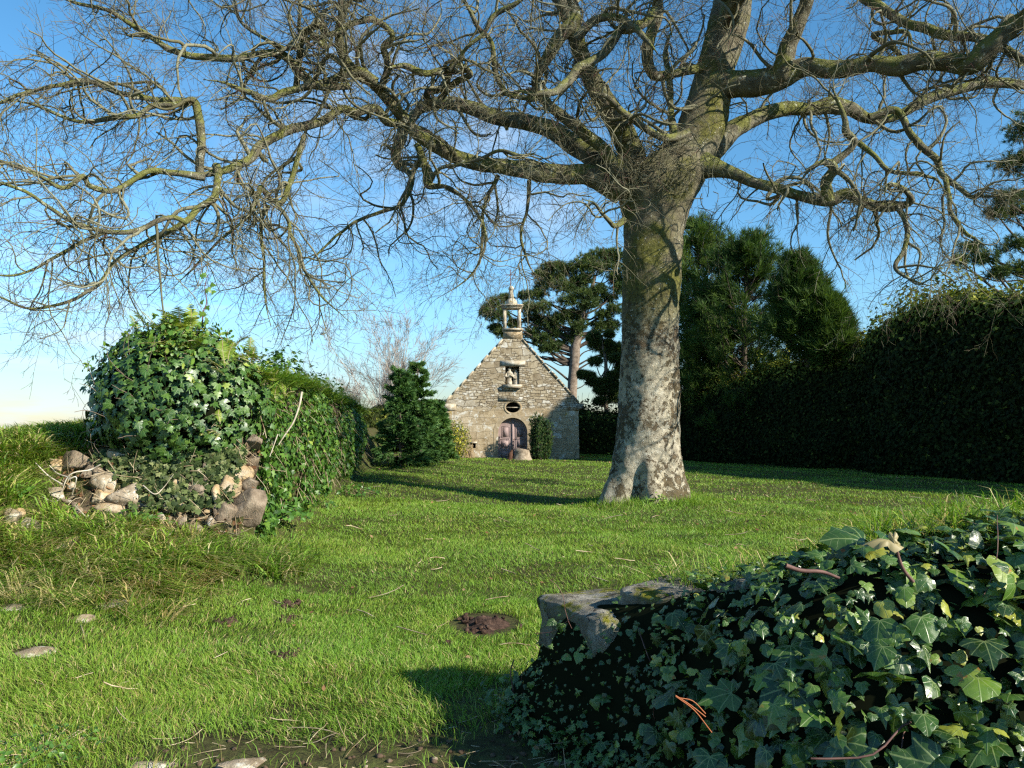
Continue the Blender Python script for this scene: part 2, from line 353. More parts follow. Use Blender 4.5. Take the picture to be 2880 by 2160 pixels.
def lawn(name, n, ymin, ymax, p, h, w, segs, seed, half=.72, patch=1.):
    rg = np.random.default_rng(seed)
    u = rg.random(n); q = 1 - p if p != 1 else 0
    # depth density falls with distance
    e = 2 - p; y = (ymin ** e + u * (ymax ** e - ymin ** e)) ** (1 / e)
    x = (rg.random(n) * 2 - 1) * (half * y + 1.0)
    keep = np.ones(n, bool); P2 = np.stack([x, y, 0 * x], 1)
    nz = np.clip(fnoise(P2, 1.1, 4) + .6 * fnoise(P2, 4.7, 3), -.9, 1.1)
    keep &= (nz > -.6) | (rg.random(n) < .88) | (y > 10)
    for c, s, k in spots:
        sw = s * .678 / FPX * c[1]; d = ((x - c[0]) / sw) ** 2 + ((y - c[1]) / (sw * 1.5)) ** 2
        keep &= ~((d < 1.1 + .5 * nz) & (rg.random(n) < k))
    for c, a, b in slabs:
        sw = a * .678 / FPX * c[1]; d = ((x - c[0]) / sw) ** 2 + ((y - c[1]) / (sw * .8)) ** 2
        keep &= d > .6
    bare = sstep(4.40, 4.0, y - .10 * np.sin(x * 2.3) - .18 * nz) * sstep(-2.1, -1.4, x)
    keep &= rg.random(n) > bare * .97
    dw = nw_dist(x, y)
    keep &= ~((dw < .06) & (dw > -.50)); keep &= ~((dw >= .06) & (dw < .55) & (rg.random(n) < .7))
    xw = wallx(y); keep &= ~((y > 9.6) & (x < xw - .1) & (x > xw - .95))
    keep &= ~((y > 9.6) & (x < xw - .5) & (rg.random(n) < .6))
    keep &= np.hypot(x - TREE[0], y - TREE[1]) > .56
    keep &= ~((y > 35.4) & (np.abs(x) < 3.1))
    x, y, nz = x[keep], y[keep], nz[keep]; m = len(x)
    bank = sstep(-1.9, -3.6, x + .3 * nz) * sstep(4.5, 8, y) + .5 * sstep(-3.2, -4.4, x) * sstep(5, 6, y)
    bank = np.clip(bank, 0, 1)
    near = sstep(8, 4, y); tr = np.exp(-((np.hypot(x - TREE[0], y - TREE[1]) - .95) / .35) ** 2)
    hh = h * (.6 + .8 * rg.random(m)) * (1 + .35 * nz) * (1 + .7 * near) * (1 + 2.4 * tr)
    hh = np.maximum(hh, .03)
    ww = w * (.7 + .6 * rg.random(m)) * (y / ymin) ** .75
    P = np.stack([x, y, H(x, y) + .004], 1)
    cl = rg.normal(0, 1, (m, 3)) * .32 + np.stack([fnoise(P, 5, 2), fnoise(P + 9, 5, 2), 0 * x], 1) * .5; cl[:, 2] = 0
    V, L, S, luv, k = blades(P, hh, ww, cl, rg, segs)
    r = np.clip(.52 + .15 * nz + rg.normal(0, .17, m) + .07 * near, 0, .84)
    r = np.where(rg.random(m) < .05 + .10 * near * patch + .05 * (nz < -.3), rg.uniform(.86, 1, m), r)
    return V, L, S, luv, np.repeat(r, k)
def save_grass(name, parts, label=None, mat=None):
    Vv, Ll, Ss = cat([(a[0], a[1], a[2]) for a in parts]); o = mk(name, Vv, Ll, Ss, mat or GRASS, rnd=np.concatenate([a[4] for a in parts]), luv=np.concatenate([a[3] for a in parts]))
    return tag(o, label, 'grass', None, 'stuff')
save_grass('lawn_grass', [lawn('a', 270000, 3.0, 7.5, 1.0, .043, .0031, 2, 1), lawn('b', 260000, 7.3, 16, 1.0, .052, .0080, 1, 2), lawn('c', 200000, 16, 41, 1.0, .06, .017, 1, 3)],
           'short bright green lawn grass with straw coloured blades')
# fallen dry twigs and leaves caught in the turf
rg = np.random.default_rng(55); N = 150; y = 3.4 + rg.random(N) ** 1.4 * 16; x = (rg.random(N) * 2 - 1) * .6 * y
P = np.stack([x, y, H(x, y) + .035], 1); a = rg.uniform(0, 6.28, N); D = np.stack([np.cos(a), np.sin(a), rg.normal(0, .08, N)], 1)
tw = NT('dry_straw'); tw.col(tw.ramp(tw.noise(6), [(.35, (.20, .13, .07)), (.65, (.50, .42, .28))]), .8); STRAW = tw.m
G = grow(P, D, rg.uniform(.06, .34, N), 5, .12, np.zeros((N, 3)), rg); V1 = tubes(G, np.full((N, 5), .0022) * (1 + .15 * y)[:, None], 3)
tag(mk('dead_twigs', *V1, STRAW), 'dry straw coloured twigs lying in the lawn', 'twigs', None, 'stuff')
LF = np.array([[0, 0, 0], [-.3, .35, .08], [-.28, .7, -.03], [0, 1, .1], [.3, .65, .05], [.26, .3, -.04], [0, .5, -.06]]); LFF = [[0, 6, 1], [1, 6, 2], [2, 6, 3], [3, 6, 4], [4, 6, 5], [5, 6, 0]]
N = 330; y = 3.6 + rg.random(N) ** .8 * 30; x = (rg.random(N) * 2 - 1) * .6 * y; k = x > wallx(y) + .3; x, y = x[k], y[k]; N = len(x)
a = stamp(LF, LFF, np.stack([x, y, H(x, y) + .04], 1), np.stack([rg.normal(0, .4, N), rg.normal(-.3, .4, N), np.ones(N)], 1), rg.normal(0, 1, (N, 3)), .026 + .0022 * y, rg, .12)
DEADLEAF = foliage('dead_leaf', [(0, (.11, .055, .028)), (.5, (.22, .12, .06)), (1, (.36, .24, .13))], .8, .1, .15)
tag(mk('fallen_leaves', *a[:3], DEADLEAF, rnd=np.repeat(rg.random(N), 7)), 'scattered brown fallen leaves on the lawn', 'leaves', None, 'stuff')

rg = np.random.default_rng(57); ms = []
for i in range(260):
    y = 3.55 + rg.random() * .75; x = rg.uniform(-2.0, .5); z = float(H(x, y)); s_ = rg.uniform(.005, .022); ms.append(rock((x, y, z + s_ * .2), s_, s_ * rg.uniform(.7, 1.3), s_ * .6, i, rg.uniform(0, 3), sub=1))
CRUMB = NT('dark_soil_crumbs'); CRUMB.col(CRUMB.ramp(CRUMB.noise(9, 4), [(.35, (.04, .028, .018)), (.6, (.11, .075, .05)), (.72, (.34, .29, .22))]), .95, .1); tag(mk('soil_crumbs', *cat(ms), CRUMB.m), 'crumbs of soil and grit on the bare strip at the bottom', 'soil', None, 'stuff')
N = 90; y = 3.6 + rg.random(N) * .7; x = rg.uniform(-2.3, .6, N); P = np.stack([x, y, H(x, y) + .012], 1); G = grow(P, np.stack([rg.normal(0, 1, N), rg.normal(0, .35, N), rg.normal(0, .06, N)], 1), rg.uniform(.04, .20, N), 6, .12, np.zeros((N, 3)), rg); tag(mk('dead_stalks', *tubes(G, rg.uniform(.0010, .0022, (N, 1)) * np.ones((1, 6)), 4), STRAW), 'dry brown stalks lying on the bare soil strip', 'stalks', None, 'stuff')
# ---------------- molehills and slabs in the lawn ----------------
so_ = NT('crumbly_soil'); so_.col(so_.ramp(so_.noise(18, 6, .7), [(.35, (.025, .015, .011)), (.6, (.085, .052, .038)), (.75, (.16, .11, .08))]), .95, .1); so_.bump(so_.noise(45, 5, .7), 1, .02)
def hill(c, rx, ry, h, label, seed):
    rr = np.linspace(0, 1, 26); th = np.arange(56) * 2 * math.pi / 56; Rr, T = np.meshgrid(rr, th, indexing='ij')
    x = c[0] + Rr * np.cos(T) * rx * (1 + .18 * np.sin(3 * T + seed)); y = c[1] + Rr * np.sin(T) * ry; q = np.stack([x, y, 0 * x + seed], -1)
    z = H(x, y) - .02 + (h + .02) * (1 - sstep(.1, 1, Rr)) + .022 * fnoise(q, 16, 3) * (1 - Rr ** 3) + .012 * fnoise(q, 45, 2) * (1 - Rr ** 3)
    V, L, S = grid(np.stack([x, y, z], -1)[:, ::-1], wrap=True)
    lumps = [rock((c[0] + rng.normal(0, .5) * rx, c[1] + rng.normal(0, .45) * ry, H(c[0], c[1]) + h * rng.uniform(.3, .9)), *(rng.uniform(.012, .035, 3)), seed * 9 + i, rng.uniform(0, 6), sub=1) for i in range(26)]
    V, L, S = cat([(V, L, S)] + lumps)
    tag(mk('molehill', V, L, S, so_.m, loc=(c[0], c[1], H(c[0], c[1])), smooth=False), label, 'molehill', 'molehills in the lawn')
ml = ['large dark heap of crumbly soil in the grass beside the low mossy wall', 'small dark soil heap in mid lawn, farther of the close pair', 'small soil heap in mid lawn, nearer of the close pair', 'reddish brown soil scrape farthest left of the soil patches', 'thin brown soil patch in the middle of the near lawn']
for i in range(5):
    c, s, k = spots[i]; w = s * .678 / FPX * c[1]
    hill(c, w * (1. if i == 0 else .9), w * (1.6 if i == 0 else 1.3), (.05 if i == 0 else .022), ml[i], i + 1)
st = NT('lichen_granite'); a = st.noise(5, 7, .65); c = st.ramp(a, [(.3, (.16, .115, .065)), (.5, (.33, .26, .17)), (.7, (.50, .43, .31))])
oi = st.n('ShaderNodeObjectInfo').outputs['Random']; c = st.mix(st.rng(oi, .2, .9), c, st.mix(1., c, (.80, .82, .9), 'MULTIPLY'))
c = st.mix(st.rng(st.noise(11, 5, .7), .55, .63, 0, .75), c, (.60, .58, .50)); c = st.mix(st.rng(st.noise(15, 4, .7), .62, .68, 0, .8), c, (.05, .045, .035))
st.col(c, .9, .2); st.bump(st.noise(28, 7, .75), .8, .03); GRANITE = st.m
sln = ['long flat grey stone sunk in the grass below the rubble bank', 'small pale flat stone sunk in the grass', 'flat stone with a white lichen patch sunk in the grass near the left edge', 'grey flat stone half cut off by the left picture edge']
for i, (c, a, b) in enumerate(slabs):
    w = a * .678 / FPX * c[1]
    tag(mk('flat_stone', *rock((c[0], c[1], c[2] - .012), w, w * .75, .055, 40 + i, .1 * i, 0, .05, 9), GRANITE, loc=c, smooth=False), sln[i], 'stone', 'flat stones sunk in the lawn')
# ---------------- the big bare tree ----------------
BARK = NT('old_tree_bark'); n = BARK; zz = n.sep(n.obj)[2]
a = n.noise(2.6, 7, .65); c = n.ramp(a, [(.34, (.11, .095, .06)), (.52, (.20, .18, .125)), (.7, (.30, .28, .21))])
pl = n.ramp(n.noise(6, 7, .7), [(.35, (.20, .175, .125)), (.55, (.42, .375, .28)), (.7, (.60, .56, .45))])
lowm = n.rng(n.math('ADD', zz, n.math('MULTIPLY', n.noise(1.2, 4), 2.2)), 5.0, 3.2)
c = n.mix(lowm, c, pl)
flk = n.math('ADD', n.noise(7, 8, .78, dist=.6), n.math('MULTIPLY', n.math('SUBTRACT', n.noise(1.1, 3), .5), .5))
flake = n.math('MULTIPLY', n.rng(flk, .515, .545), n.rng(n.math('ADD', zz, n.math('MULTIPLY', n.noise(1.5, 4), 1.2)), 5.2, 4.3))
c = n.mix(n.math('MULTIPLY', flake, .9), c, n.ramp(n.noise(9, 4), [(.35, (.045, .03, .016)), (.65, (.12, .085, .05))]))
moss = n.math('MULTIPLY', n.rng(n.noise(1.3, 6, .65), .40, .58), n.rng(zz, 3.2, 4.6, .12, .9))
c = n.mix(moss, c, n.ramp(n.noise(12, 4), [(.35, (.06, .065, .010)), (.65, (.15, .145, .028))]))
c = n.mix(n.rng(n.noise(20, 3, .6), .66, .70, 0, .7), c, (.66, .68, .60))
n.col(c, .92, .12); n.bump(n.math('ADD', n.math('MULTIPLY', n.noise(10, 8, .75), .8), n.math('MULTIPLY', flake, -.35)), 1., .07)
LIMB = bark('mossy_limb_bark', [(.35, (.09, .08, .052)), (.55, (.18, .165, .115)), (.72, (.31, .295, .23))], 1.2, moss=(.14, .15, .03), lich=(.44, .46, .37), b=.9, bd=.03)
tm = NT('twig_bark'); c = tm.ramp(tm.attr('rnd'), [(0, (.03, .022, .018)), (.45, (.10, .09, .045)), (.8, (.20, .195, .13)), (1, (.13, .055, .055))]); tm.col(c, .85, .2); TWIG = tm.m
def b_(x, y): return 1560 + .5967 * x, .5967 * y
def a_(x, y): return .7052 * x, .7052 * y
def c_(x, y): return 700 + .434 * x, .434 * y
SC = {'a': .7052, 'b': .5967, 'c': .434}; FN = {'a': a_, 'b': b_, 'c': c_}
TY = TREE[1]
tree = thing('bare_tree', (TREE[0], TREE[1], 0), 'huge bare old tree with mossy twisted limbs spreading over the lawn', 'tree')
# trunk outline: (v, left, right) in photo pixels
TO = [(1446, 1668, 1930), (1430, 1682, 1928), (1400, 1693, 1922), (1370, 1702, 1917), (1330, 1712, 1913), (1270, 1722, 1911), (1170, 1738, 1913), (1080, 1744, 1914), (980, 1746, 1912), (880, 1749, 1908), (780, 1752, 1908), (680, 1758, 1915),
      (620, 1757, 1925), (570, 1748, 1945), (530, 1738, 1970), (495, 1745, 1985), (460, 1790, 1990), (420, 1860, 2015), (370, 1900, 2040), (320, 1918, 2050), (240, 1945, 2055), (170, 1965, 2075), (90, 1985, 2100), (0, 2008, 2112), (-120, 2035, 2110), (-260, 2060, 2110), (-420, 2090, 2110)]
TO = np.array(TO, float); vv = np.concatenate([[1475], np.linspace(1446, -420, 230)])
lf = np.interp(-vv, -TO[:, 0], TO[:, 1]); rt = np.interp(-vv, -TO[:, 0], TO[:, 2])
k = np.ones(7) / 7; pad = lambda q: np.convolve(np.pad(q, 3, mode='edge'), k, 'valid'); lf, rt = pad(lf), pad(rt)
NT_ = 96; th = np.arange(NT_) * 2 * math.pi / NT_; rings = []
for i, v in enumerate(vv):
    pl_, pr_ = PX(lf[i], v, TY), PX(rt[i], v, TY); cc = (pl_ + pr_) / 2; r = (pr_[0] - pl_[0]) / 2
    z = cc[2]; fl = float(sstep(1.5, 0, z)); cc = cc + np.array([0, -.10 * fl, 0])
    butt = fl ** 1.3 * (.17 * np.cos(5 * th + .9 + .25 * math.sin(z * 3)) + .09 * np.cos(3 * th + 2.1) + .07 * np.cos(9 * th + 1))
    butt = np.where(butt > 0, butt * .65, butt * 1.35)
    up = float(sstep(6.0, 7.2, z)); ry = r * (1 - .12 * up)
    P = np.stack([cc[0] + r * np.cos(th), cc[1] + ry * np.sin(th), np.full(NT_, z)], 1)
    bump_ = .035 * fnoise(P, 1.7, 3) + .026 * fnoise(P * [1, 1, .5], 6, 3) + .016 * fnoise(P, 19, 3)
    rr = 1 + butt + bump_ / max(r, .3)
    P = np.stack([cc[0] + r * rr * np.cos(th), cc[1] + ry * rr * np.sin(th), np.full(NT_, z)], 1); rings.append(P)
rings = np.array(rings); V, L, S = grid(rings, wrap=True, capu=True)
mk('trunk', V, L, S, BARK.m, tree, smooth=True)
# limbs: crop, depth at start, depth at end, [(x, y, width)]
LIMBS = [
 ('c', 16.0, 12.6, [(2420, 1230, 190), (2212, 1130, 140), (2000, 1130, 130), (1800, 1100, 110), (1600, 1070, 100), (1400, 1030, 95), (1250, 960, 92), (1100, 870, 90), (1000, 760, 82), (920, 660, 70), (800, 540, 66), (700, 480, 68), (610, 370, 64), (580, 200, 60), (600, 100, 52), (590, -80, 46), (560, -300, 34)]),
 ('c', 16.2, 17.6, [(2440, 1190, 210), (2330, 1110, 170), (2212, 1000, 150), (2100, 930, 130), (1950, 830, 120), (1800, 790, 100), (1600, 760, 90), (1450, 700, 85), (1300, 680, 80), (1180, 685, 72), (1090, 740, 62), (1020, 820, 70), (990, 900, 70), (955, 1000, 70), (985, 1080, 66), (1040, 1110, 40)]),
 ('b', 16.1, 14.2, [(430, 900, 190), (380, 800, 150), (345, 700, 130), (300, 600, 112), (250, 500, 102), (190, 400, 92), (120, 250, 82), (80, 120, 75), (30, 0, 70), (-20, -150, 60), (-60, -400, 40)]),
 ('c', 15.6, 14.3, [(2420, 1130, 110), (2290, 960, 80), (2200, 880, 75), (2050, 760, 70), (1920, 660, 60), (1860, 560, 55), (1900, 420, 70), (2000, 260, 85), (2110, 120, 80), (2080, -20, 70), (1990, -150, 60), (1900, -350, 40)]),
 ('c', 14.5, 12.2, [(1090, 830, 50), (1000, 800, 56), (900, 790, 58), (820, 700, 56), (700, 725, 52), (600, 700, 52), (450, 790, 60), (300, 830, 65), (200, 880, 62), (80, 950, 60), (20, 1020, 60), (-90, 1080, 52), (-250, 1130, 46), (-390, 1150, 42)]),
 ('a', 12.2, 10.2, [(820, 705, 34), (700, 690, 26), (600, 680, 24), (500, 730, 22), (440, 760, 22), (350, 740, 22), (320, 700, 20), (240, 745, 18), (150, 700, 16), (0, 640, 14), (-160, 600, 10)]),
 ('a', 12.4, 10.6, [(868, 660, 34), (870, 720, 30), (860, 790, 30), (790, 835, 28), (740, 885, 26), (600, 950, 20), (500, 1010, 17), (440, 1060, 16), (380, 1140, 15), (250, 1200, 13), (100, 1222, 10), (0, 1190, 9), (-140, 1130, 7)]),
 ('a', 11.6, 10.0, [(740, 885, 24), (680, 862, 20), (600, 885, 22), (500, 922, 22), (370, 912, 20), (270, 880, 18), (180, 820, 15), (100, 765, 14), (0, 730, 12), (-120, 690, 9)]),
 ('a', 11.4, 10.4, [(500, 922, 14), (380, 930, 15), (280, 990, 14), (180, 1040, 13), (90, 1090, 11), (0, 1100, 10), (-120, 1080, 7)]),
 ('a', 12.3, 11.6, [(800, 695, 34), (805, 600, 34), (795, 480, 34), (770, 405, 32), (700, 412, 24), (600, 420, 22), (540, 460, 22), (450, 470, 24), (330, 492, 16), (250, 470, 14), (130, 420, 12), (0, 400, 9)]),
 ('a', 12.5, 11.4, [(770, 405, 26), (690, 400, 22), (600, 392, 22), (480, 370, 22), (330, 320, 20), (200, 352, 15), (90, 380, 14), (0, 405, 13), (-100, 420, 10)]),
 ('a', 13.6, 12.0, [(1500, 330, 44), (1420, 285, 40), (1300, 330, 34), (1240, 330, 40), (1130, 222, 34), (1020, 215, 26), (950, 235, 26), (800, 232, 28), (680, 205, 26), (560, 130, 20), (430, 50, 16), (290, 10, 13), (150, -60, 9)]),
 ('a', 13.4, 12.6, [(1180, 370, 30), (1190, 270, 28), (1210, 160, 26), (1280, 105, 26), (1290, 190, 22), (1250, 150, 18), (1150, 190, 17), (1050, 150, 14), (960, 90, 13), (930, 0, 12), (900, -120, 9)]),
 ('a', 13.2, 12.4, [(1215, 545, 24), (1195, 620, 24), (1155, 725, 24), (1120, 800, 24), (1080, 790, 22), (1040, 742, 22), (1028, 775, 20), (1000, 850, 14), (940, 910, 12), (840, 1000, 10), (760, 1080, 8), (690, 1150, 6)]),
 ('a', 12.8, 12.3, [(1100, 805, 18), (1155, 880, 16), (1165, 940, 14), (1200, 1010, 13), (1230, 1100, 11), (1300, 1200, 9), (1400, 1290, 6)]),
 ('a', 12.8, 12.5, [(1070, 815, 18), (1040, 880, 16), (1050, 960, 14), (1062, 1060, 12), (1060, 1180, 9), (1085, 1300, 6)]),
 ('c', 17.3, 15.2, [(1000, 1090, 40), (1060, 1160, 46), (1000, 1320, 28), (850, 1380, 24), (700, 1430, 20), (550, 1550, 17), (450, 1650, 14), (300, 1760, 10)]),
 ('c', 15.4, 14.6, [(1090, 940, 42), (1130, 1020, 46), (1160, 1130, 52), (1170, 1200, 45), (1300, 1215, 24), (1400, 1290, 22), (1470, 1370, 20), (1530, 1500, 18), (1510, 1660, 14), (1440, 1800, 9)]),
 ('c', 14.8, 13.6, [(1180, 1180, 30), (1240, 1090, 24), (1380, 1070, 22), (1500, 1030, 24), (1620, 980, 24), (1750, 1010, 30), (1850, 990, 26)]),
 ('a', 15.4, 15.0, [(1990, 700, 22), (1950, 780, 16), (1928, 860, 14), (1925, 1000, 12), (1880, 1100, 9), (1750, 1190, 6)]),
 ('a', 15.6, 15.4, [(2110, 720, 18), (2105, 830, 13), (2080, 940, 12), (2110, 1050, 9), (2160, 1130, 6)]),
 ('b', 16.0, 13.0, [(740, 400, 150), (860, 400, 132), (970, 390, 122), (1080, 360, 110), (1180, 312, 92), (1280, 322, 90), (1400, 312, 86), (1500, 292, 82), (1620, 310, 98), (1750, 290, 90), (1880, 302, 92), (1960, 302, 98), (2050, 222, 92), (2150, 135, 90), (2230, 80, 84), (2350, 20, 74), (2550, -60, 56)]),
 ('b', 15.45, 14.6, [(1060, 372, 70), (1075, 340, 90), (1100, 240, 86), (1140, 130, 76), (1180, 30, 66), (1200, -80, 60), (1230, -320, 40)]),
 ('b', 16.4, 19.0, [(690, 740, 150), (760, 675, 120), (830, 618, 92), (900, 580, 80), (1000, 532, 70), (1100, 512, 66), (1200, 520, 62), (1300, 502, 78), (1400, 522, 66), (1480, 560, 50), (1560, 556, 46), (1640, 530, 42), (1780, 455, 50), (1900, 420, 50), (2050, 388, 50), (2212, 395, 46), (2450, 370, 36)]),
 ('b', 17.6, 16.6, [(1480, 555, 40), (1600, 520, 36), (1660, 600, 34), (1720, 680, 36), (1790, 750, 34), (1830, 830, 30), (1900, 890, 24), (1960, 935, 20), (2010, 905, 15), (2030, 860, 9)]),
 ('b', 16.8, 16.2, [(1830, 825, 26), (1850, 920, 24), (1860, 1000, 22), (1930, 1100, 20), (1980, 1130, 14), (2060, 1180, 8)]),
 ('b', 15.9, 13.8, [(660, 780, 170), (740, 790, 95), (830, 812, 62), (930, 862, 52), (1050, 892, 50), (1170, 930, 50), (1290, 945, 60), (1380, 912, 50), (1450, 950, 46), (1540, 975, 46), (1620, 972, 42), (1680, 945, 32), (1640, 890, 24), (1570, 872, 20), (1555, 930, 16)]),
 ('b', 14.0, 13.4, [(1610, 975, 26), (1655, 1060, 24), (1640, 1180, 22), (1600, 1260, 20), (1660, 1310, 16), (1760, 1345, 10)]),
 ('b', 14.2, 13.7, [(1290, 945, 60), (1285, 860, 50), (1320, 800, 46), (1280, 765, 42), (1180, 800, 34)]),
 ('b', 14.1, 13.6, [(1310, 770, 38), (1390, 710, 36), (1420, 660, 30), (1380, 620, 40), (1370, 560, 26), (1330, 470, 18), (1290, 380, 12)]),
 ('b', 14.6, 13.4, [(1420, 670, 30), (1490, 720, 26), (1560, 790, 24), (1640, 815, 20), (1740, 830, 16), (1810, 855, 12), (1860, 960, 9)]),
 ('b', 17.0, 13.5, [(985, -420, 70), (1200, -260, 64), (1380, -80, 56), (1500, 15, 50), (1600, 70, 46), (1720, 122, 46), (1850, 162, 50), (2000, 182, 46), (2100, 222, 40), (2212, 300, 34), (2380, 400, 26)]),
 ('b', 15.2, 14.6, [(1640, 300, 26), (1600, 235, 24), (1500, 165, 26), (1580, 155, 24), (1660, 155, 22), (1690, 240, 16)]),
 ('b', 15.95, 14.2, [(720, 590, 46), (600, 640, 42), (510, 650, 36), (430, 600, 35), (340, 530, 33), (250, 450, 30), (160, 430, 20)]),
 ('b', 16.0, 14.8, [(760, 300, 60), (660, 320, 44), (560, 340, 40), (465, 350, 46), (440, 210, 60), (490, 60, 52), (470, -60, 48), (440, -260, 30)]),
 ('b', 14.6, 13.0, [(470, 40, 40), (440, 90, 42), (380, 130, 46), (310, 150, 45), (230, 250, 46), (110, 320, 46), (60, 390, 42), (0, 440, 38), (-80, 450, 28), (-200, 430, 20)]),
 ('b', 15.8, 16.8, [(560, 660, 40), (545, 520, 36), (540, 400, 34), (520, 250, 26), (560, 120, 20)]),
 ('b', 14.4, 13.4, [(100, 190, 44), (180, 110, 42), (270, 95, 38), (350, 120, 34), (430, 190, 26), (480, 260, 16)]),
 ('b', 14.3, 12.6, [(330, 1040, 30), (290, 1060, 26), (255, 1040, 22), (190, 970, 12), (130, 940, 8)]),
 ('c', 13.4, 12.0, [(640, 560, 46), (500, 570, 46), (400, 555, 48), (220, 600, 50), (120, 640, 40), (0, 600, 34), (-120, 560, 26), (-300, 520, 18)]),
 ('c', 13.8, 12.6, [(860, 560, 44), (900, 420, 46), (870, 300, 44), (930, 220, 40), (800, 120, 42), (700, 140, 38), (520, 240, 34), (480, 170, 34), (330, 220, 28), (200, 330, 24), (60, 360, 20)]),
 ('c', 14.6, 13.4, [(1200, 700, 48), (1150, 600, 46), (1250, 560, 50), (1290, 440, 46), (1150, 470, 44), (1000, 420, 42), (900, 440, 36)]),
 ('c', 14.4, 13.2, [(1230, 640, 46), (1330, 530, 46), (1430, 480, 44), (1360, 420, 40), (1300, 450, 30), (1400, 330, 26), (1520, 230, 30), (1600, 90, 34), (1740, 20, 32), (1850, -60, 24)]),
 ('c', 15.0, 13.8, [(1860, 640, 40), (1700, 620, 32), (1620, 520, 36), (1590, 400, 36), (1570, 260, 34), (1480, 160, 30), (1420, 40, 26), (1340, -80, 20)]),
 ('b', 16.0, 8.0, [(800, 130, 110), (1000, -180, 100), (1900, -600, 90), (3200, -900, 70), (5000, -1100, 45)]),
 ('b', 16.0, 7.0, [(830, 20, 100), (900, -400, 90), (1500, -900, 80), (2600, -1500, 60), (4000, -2000, 40)]),
 ('a', 15.8, 11.5, [(2140, -60, 60), (1900, -180, 50), (1600, -240, 44), (1250, -200, 40), (900, -150, 32), (560, -120, 26), (250, -160, 18)]),
]
def limb_pts(cr, d0, d1, pts):
    q = catmull(np.array(pts, float), 7); t = np.linspace(0, 1, len(q)); s = SC[cr]
    P = np.array([PX(*FN[cr](a, b), d0 + (d1 - d0) * tt) for (a, b, w), tt in zip(q, t)])
    r = q[:, 2] * s / 2 / FPX * P[:, 1]
    bs = min(1, 6 * float(r.mean())) * .0 + .5
    P = P + np.stack([fnoise(P, 2.3, 2), fnoise(P + 5, 2.3, 2) * 3, fnoise(P + 9, 2.3, 2)], 1) * .03
    k = len(r); r = r * np.where(q[:, 2] > 0, 1, 1) * np.interp(np.arange(k), [0, k - 9, k - 1], [1, 1, .22])
    return P, np.maximum(r, .006) * (1 + .10 * fnoise(P, 3.5, 2))
pos = ['lowest heavy limb', 'second limb']
allL = []
for li, (cr, d0, d1, pts) in enumerate(LIMBS):
    rg = np.random.default_rng(100 + li); P, r = limb_pts(cr, d0, d1, pts)
    V, L, S = tubes(P[None], r[None], 14 if r.max() > .08 else 9, .07)
    # knobs / old branch scars
    lo = mk('limb', V, L, S, LIMB, tree, smooth=True)
    seg = np.linalg.norm(np.diff(P, axis=0), axis=1); length = seg.sum()
    big = r.max() > .10
    n1 = int(max(5, length * (3.8 if big else 4.3)))
    if li >= len(LIMBS) - 3: n1 = int(length * 1.5)
    t0 = .18 if li in (0, 1, 2, 3, 21, 23, 26) else .05
    p, d, rr, idx, t = spawn(P[None], r[None], n1, rg, t0, 1., (40, 85))
    droop = np.zeros((n1, 3)); low = (p[:, 2] < 7.6)
    left = sstep(2, -7, p[:, 0])
    droop[:, 2] = np.where(low, -.07, .02) + .05 * left * rg.random(n1); droop[:, 0] = -.05 * left + .05 * sstep(4, 9, p[:, 0]); droop[:, 1] = rg.normal(0, .03, n1)
    L1 = rg.uniform(.7, 2.3, n1) * (1.15 - .4 * t); r1 = np.minimum(rr * .62, .014 + .036 * rg.random(n1) ** 1.3)
    A = grow(p, d, L1, 13, .32, droop, rg, .6); ta = np.linspace(1, .34, 13); AR = r1[:, None] * ta
    V1 = tubes(A, AR, 6)
    # the ends of the limb itself
    n2 = 5; p, d, rr, idx, t = spawn(A, AR, n2, rg, .1, 1., (30, 75)); m = len(p)
    ex = spawn(P[None], r[None], int(length * (1.0 if big else 2.5)), rg, t0 + .1, 1., (40, 80)); p = np.concatenate([p, ex[0]]); d = np.concatenate([d, ex[1]]); rr = np.concatenate([rr, np.minimum(ex[2], .012)]); m = len(p)
    dr = np.zeros((m, 3)); dr[:, 2] = np.where(p[:, 2] < 7.4, -.10, .05) + .06 * sstep(2, -7, p[:, 0]); dr[:, 0] = -.04 * sstep(2, -6, p[:, 0])
    r2 = np.minimum(rr * .62, rg.uniform(.006, .0125, m)); B = grow(p, d, rg.uniform(.45, 1.25, m), 8, .17, dr, rg); BR = r2[:, None] * np.linspace(1, .45, 8)
    V2 = tubes(B, BR, 4)
    n3 = 5; p, d, rr, idx, t = spawn(B, BR, n3, rg, .12, 1., (28, 62)); m = len(p)
    dr = np.zeros((m, 3)); dr[:, 2] = np.where(p[:, 2] < 7.2, -.06, .10) + .05 * sstep(0, -7, p[:, 0])
    Cc = grow(p, d, rg.uniform(.18, .55, m), 5, .12, dr, rg); CR = np.maximum(rr * .55, .0026)[:, None] * np.linspace(1, .6, 5)
    V3 = tubes(Cc, CR, 3)
    p, d, rr, idx, t = spawn(Cc, CR, 2, rg, .25, 1., (25, 50)); m = len(p)
    Dd = grow(p, d, rg.uniform(.06, .20, m), 3, .15, np.zeros((m, 3)), rg); V4 = tubes(Dd, np.full((m, 3), .0024) * [1, .9, .8], 3)
    V, L, S = cat([V1, V2, V3, V4])
    up = sstep(6, 10, V[:, 2]) * .0
    rn = np.concatenate([np.repeat(np.clip(rg.normal(.66, .12, len(q)), 0, .8), s_) for q, s_ in ((A, 78), (B, 32))] + [np.repeat(np.clip(rg.normal(.5, .3, len(q)), 0, 1), s_) for q, s_ in ((Cc, 15), (Dd, 9))])
    tag(mk('twigs', V, L, S, TWIG, lo, rnd=rn, smooth=True), kind='stuff')
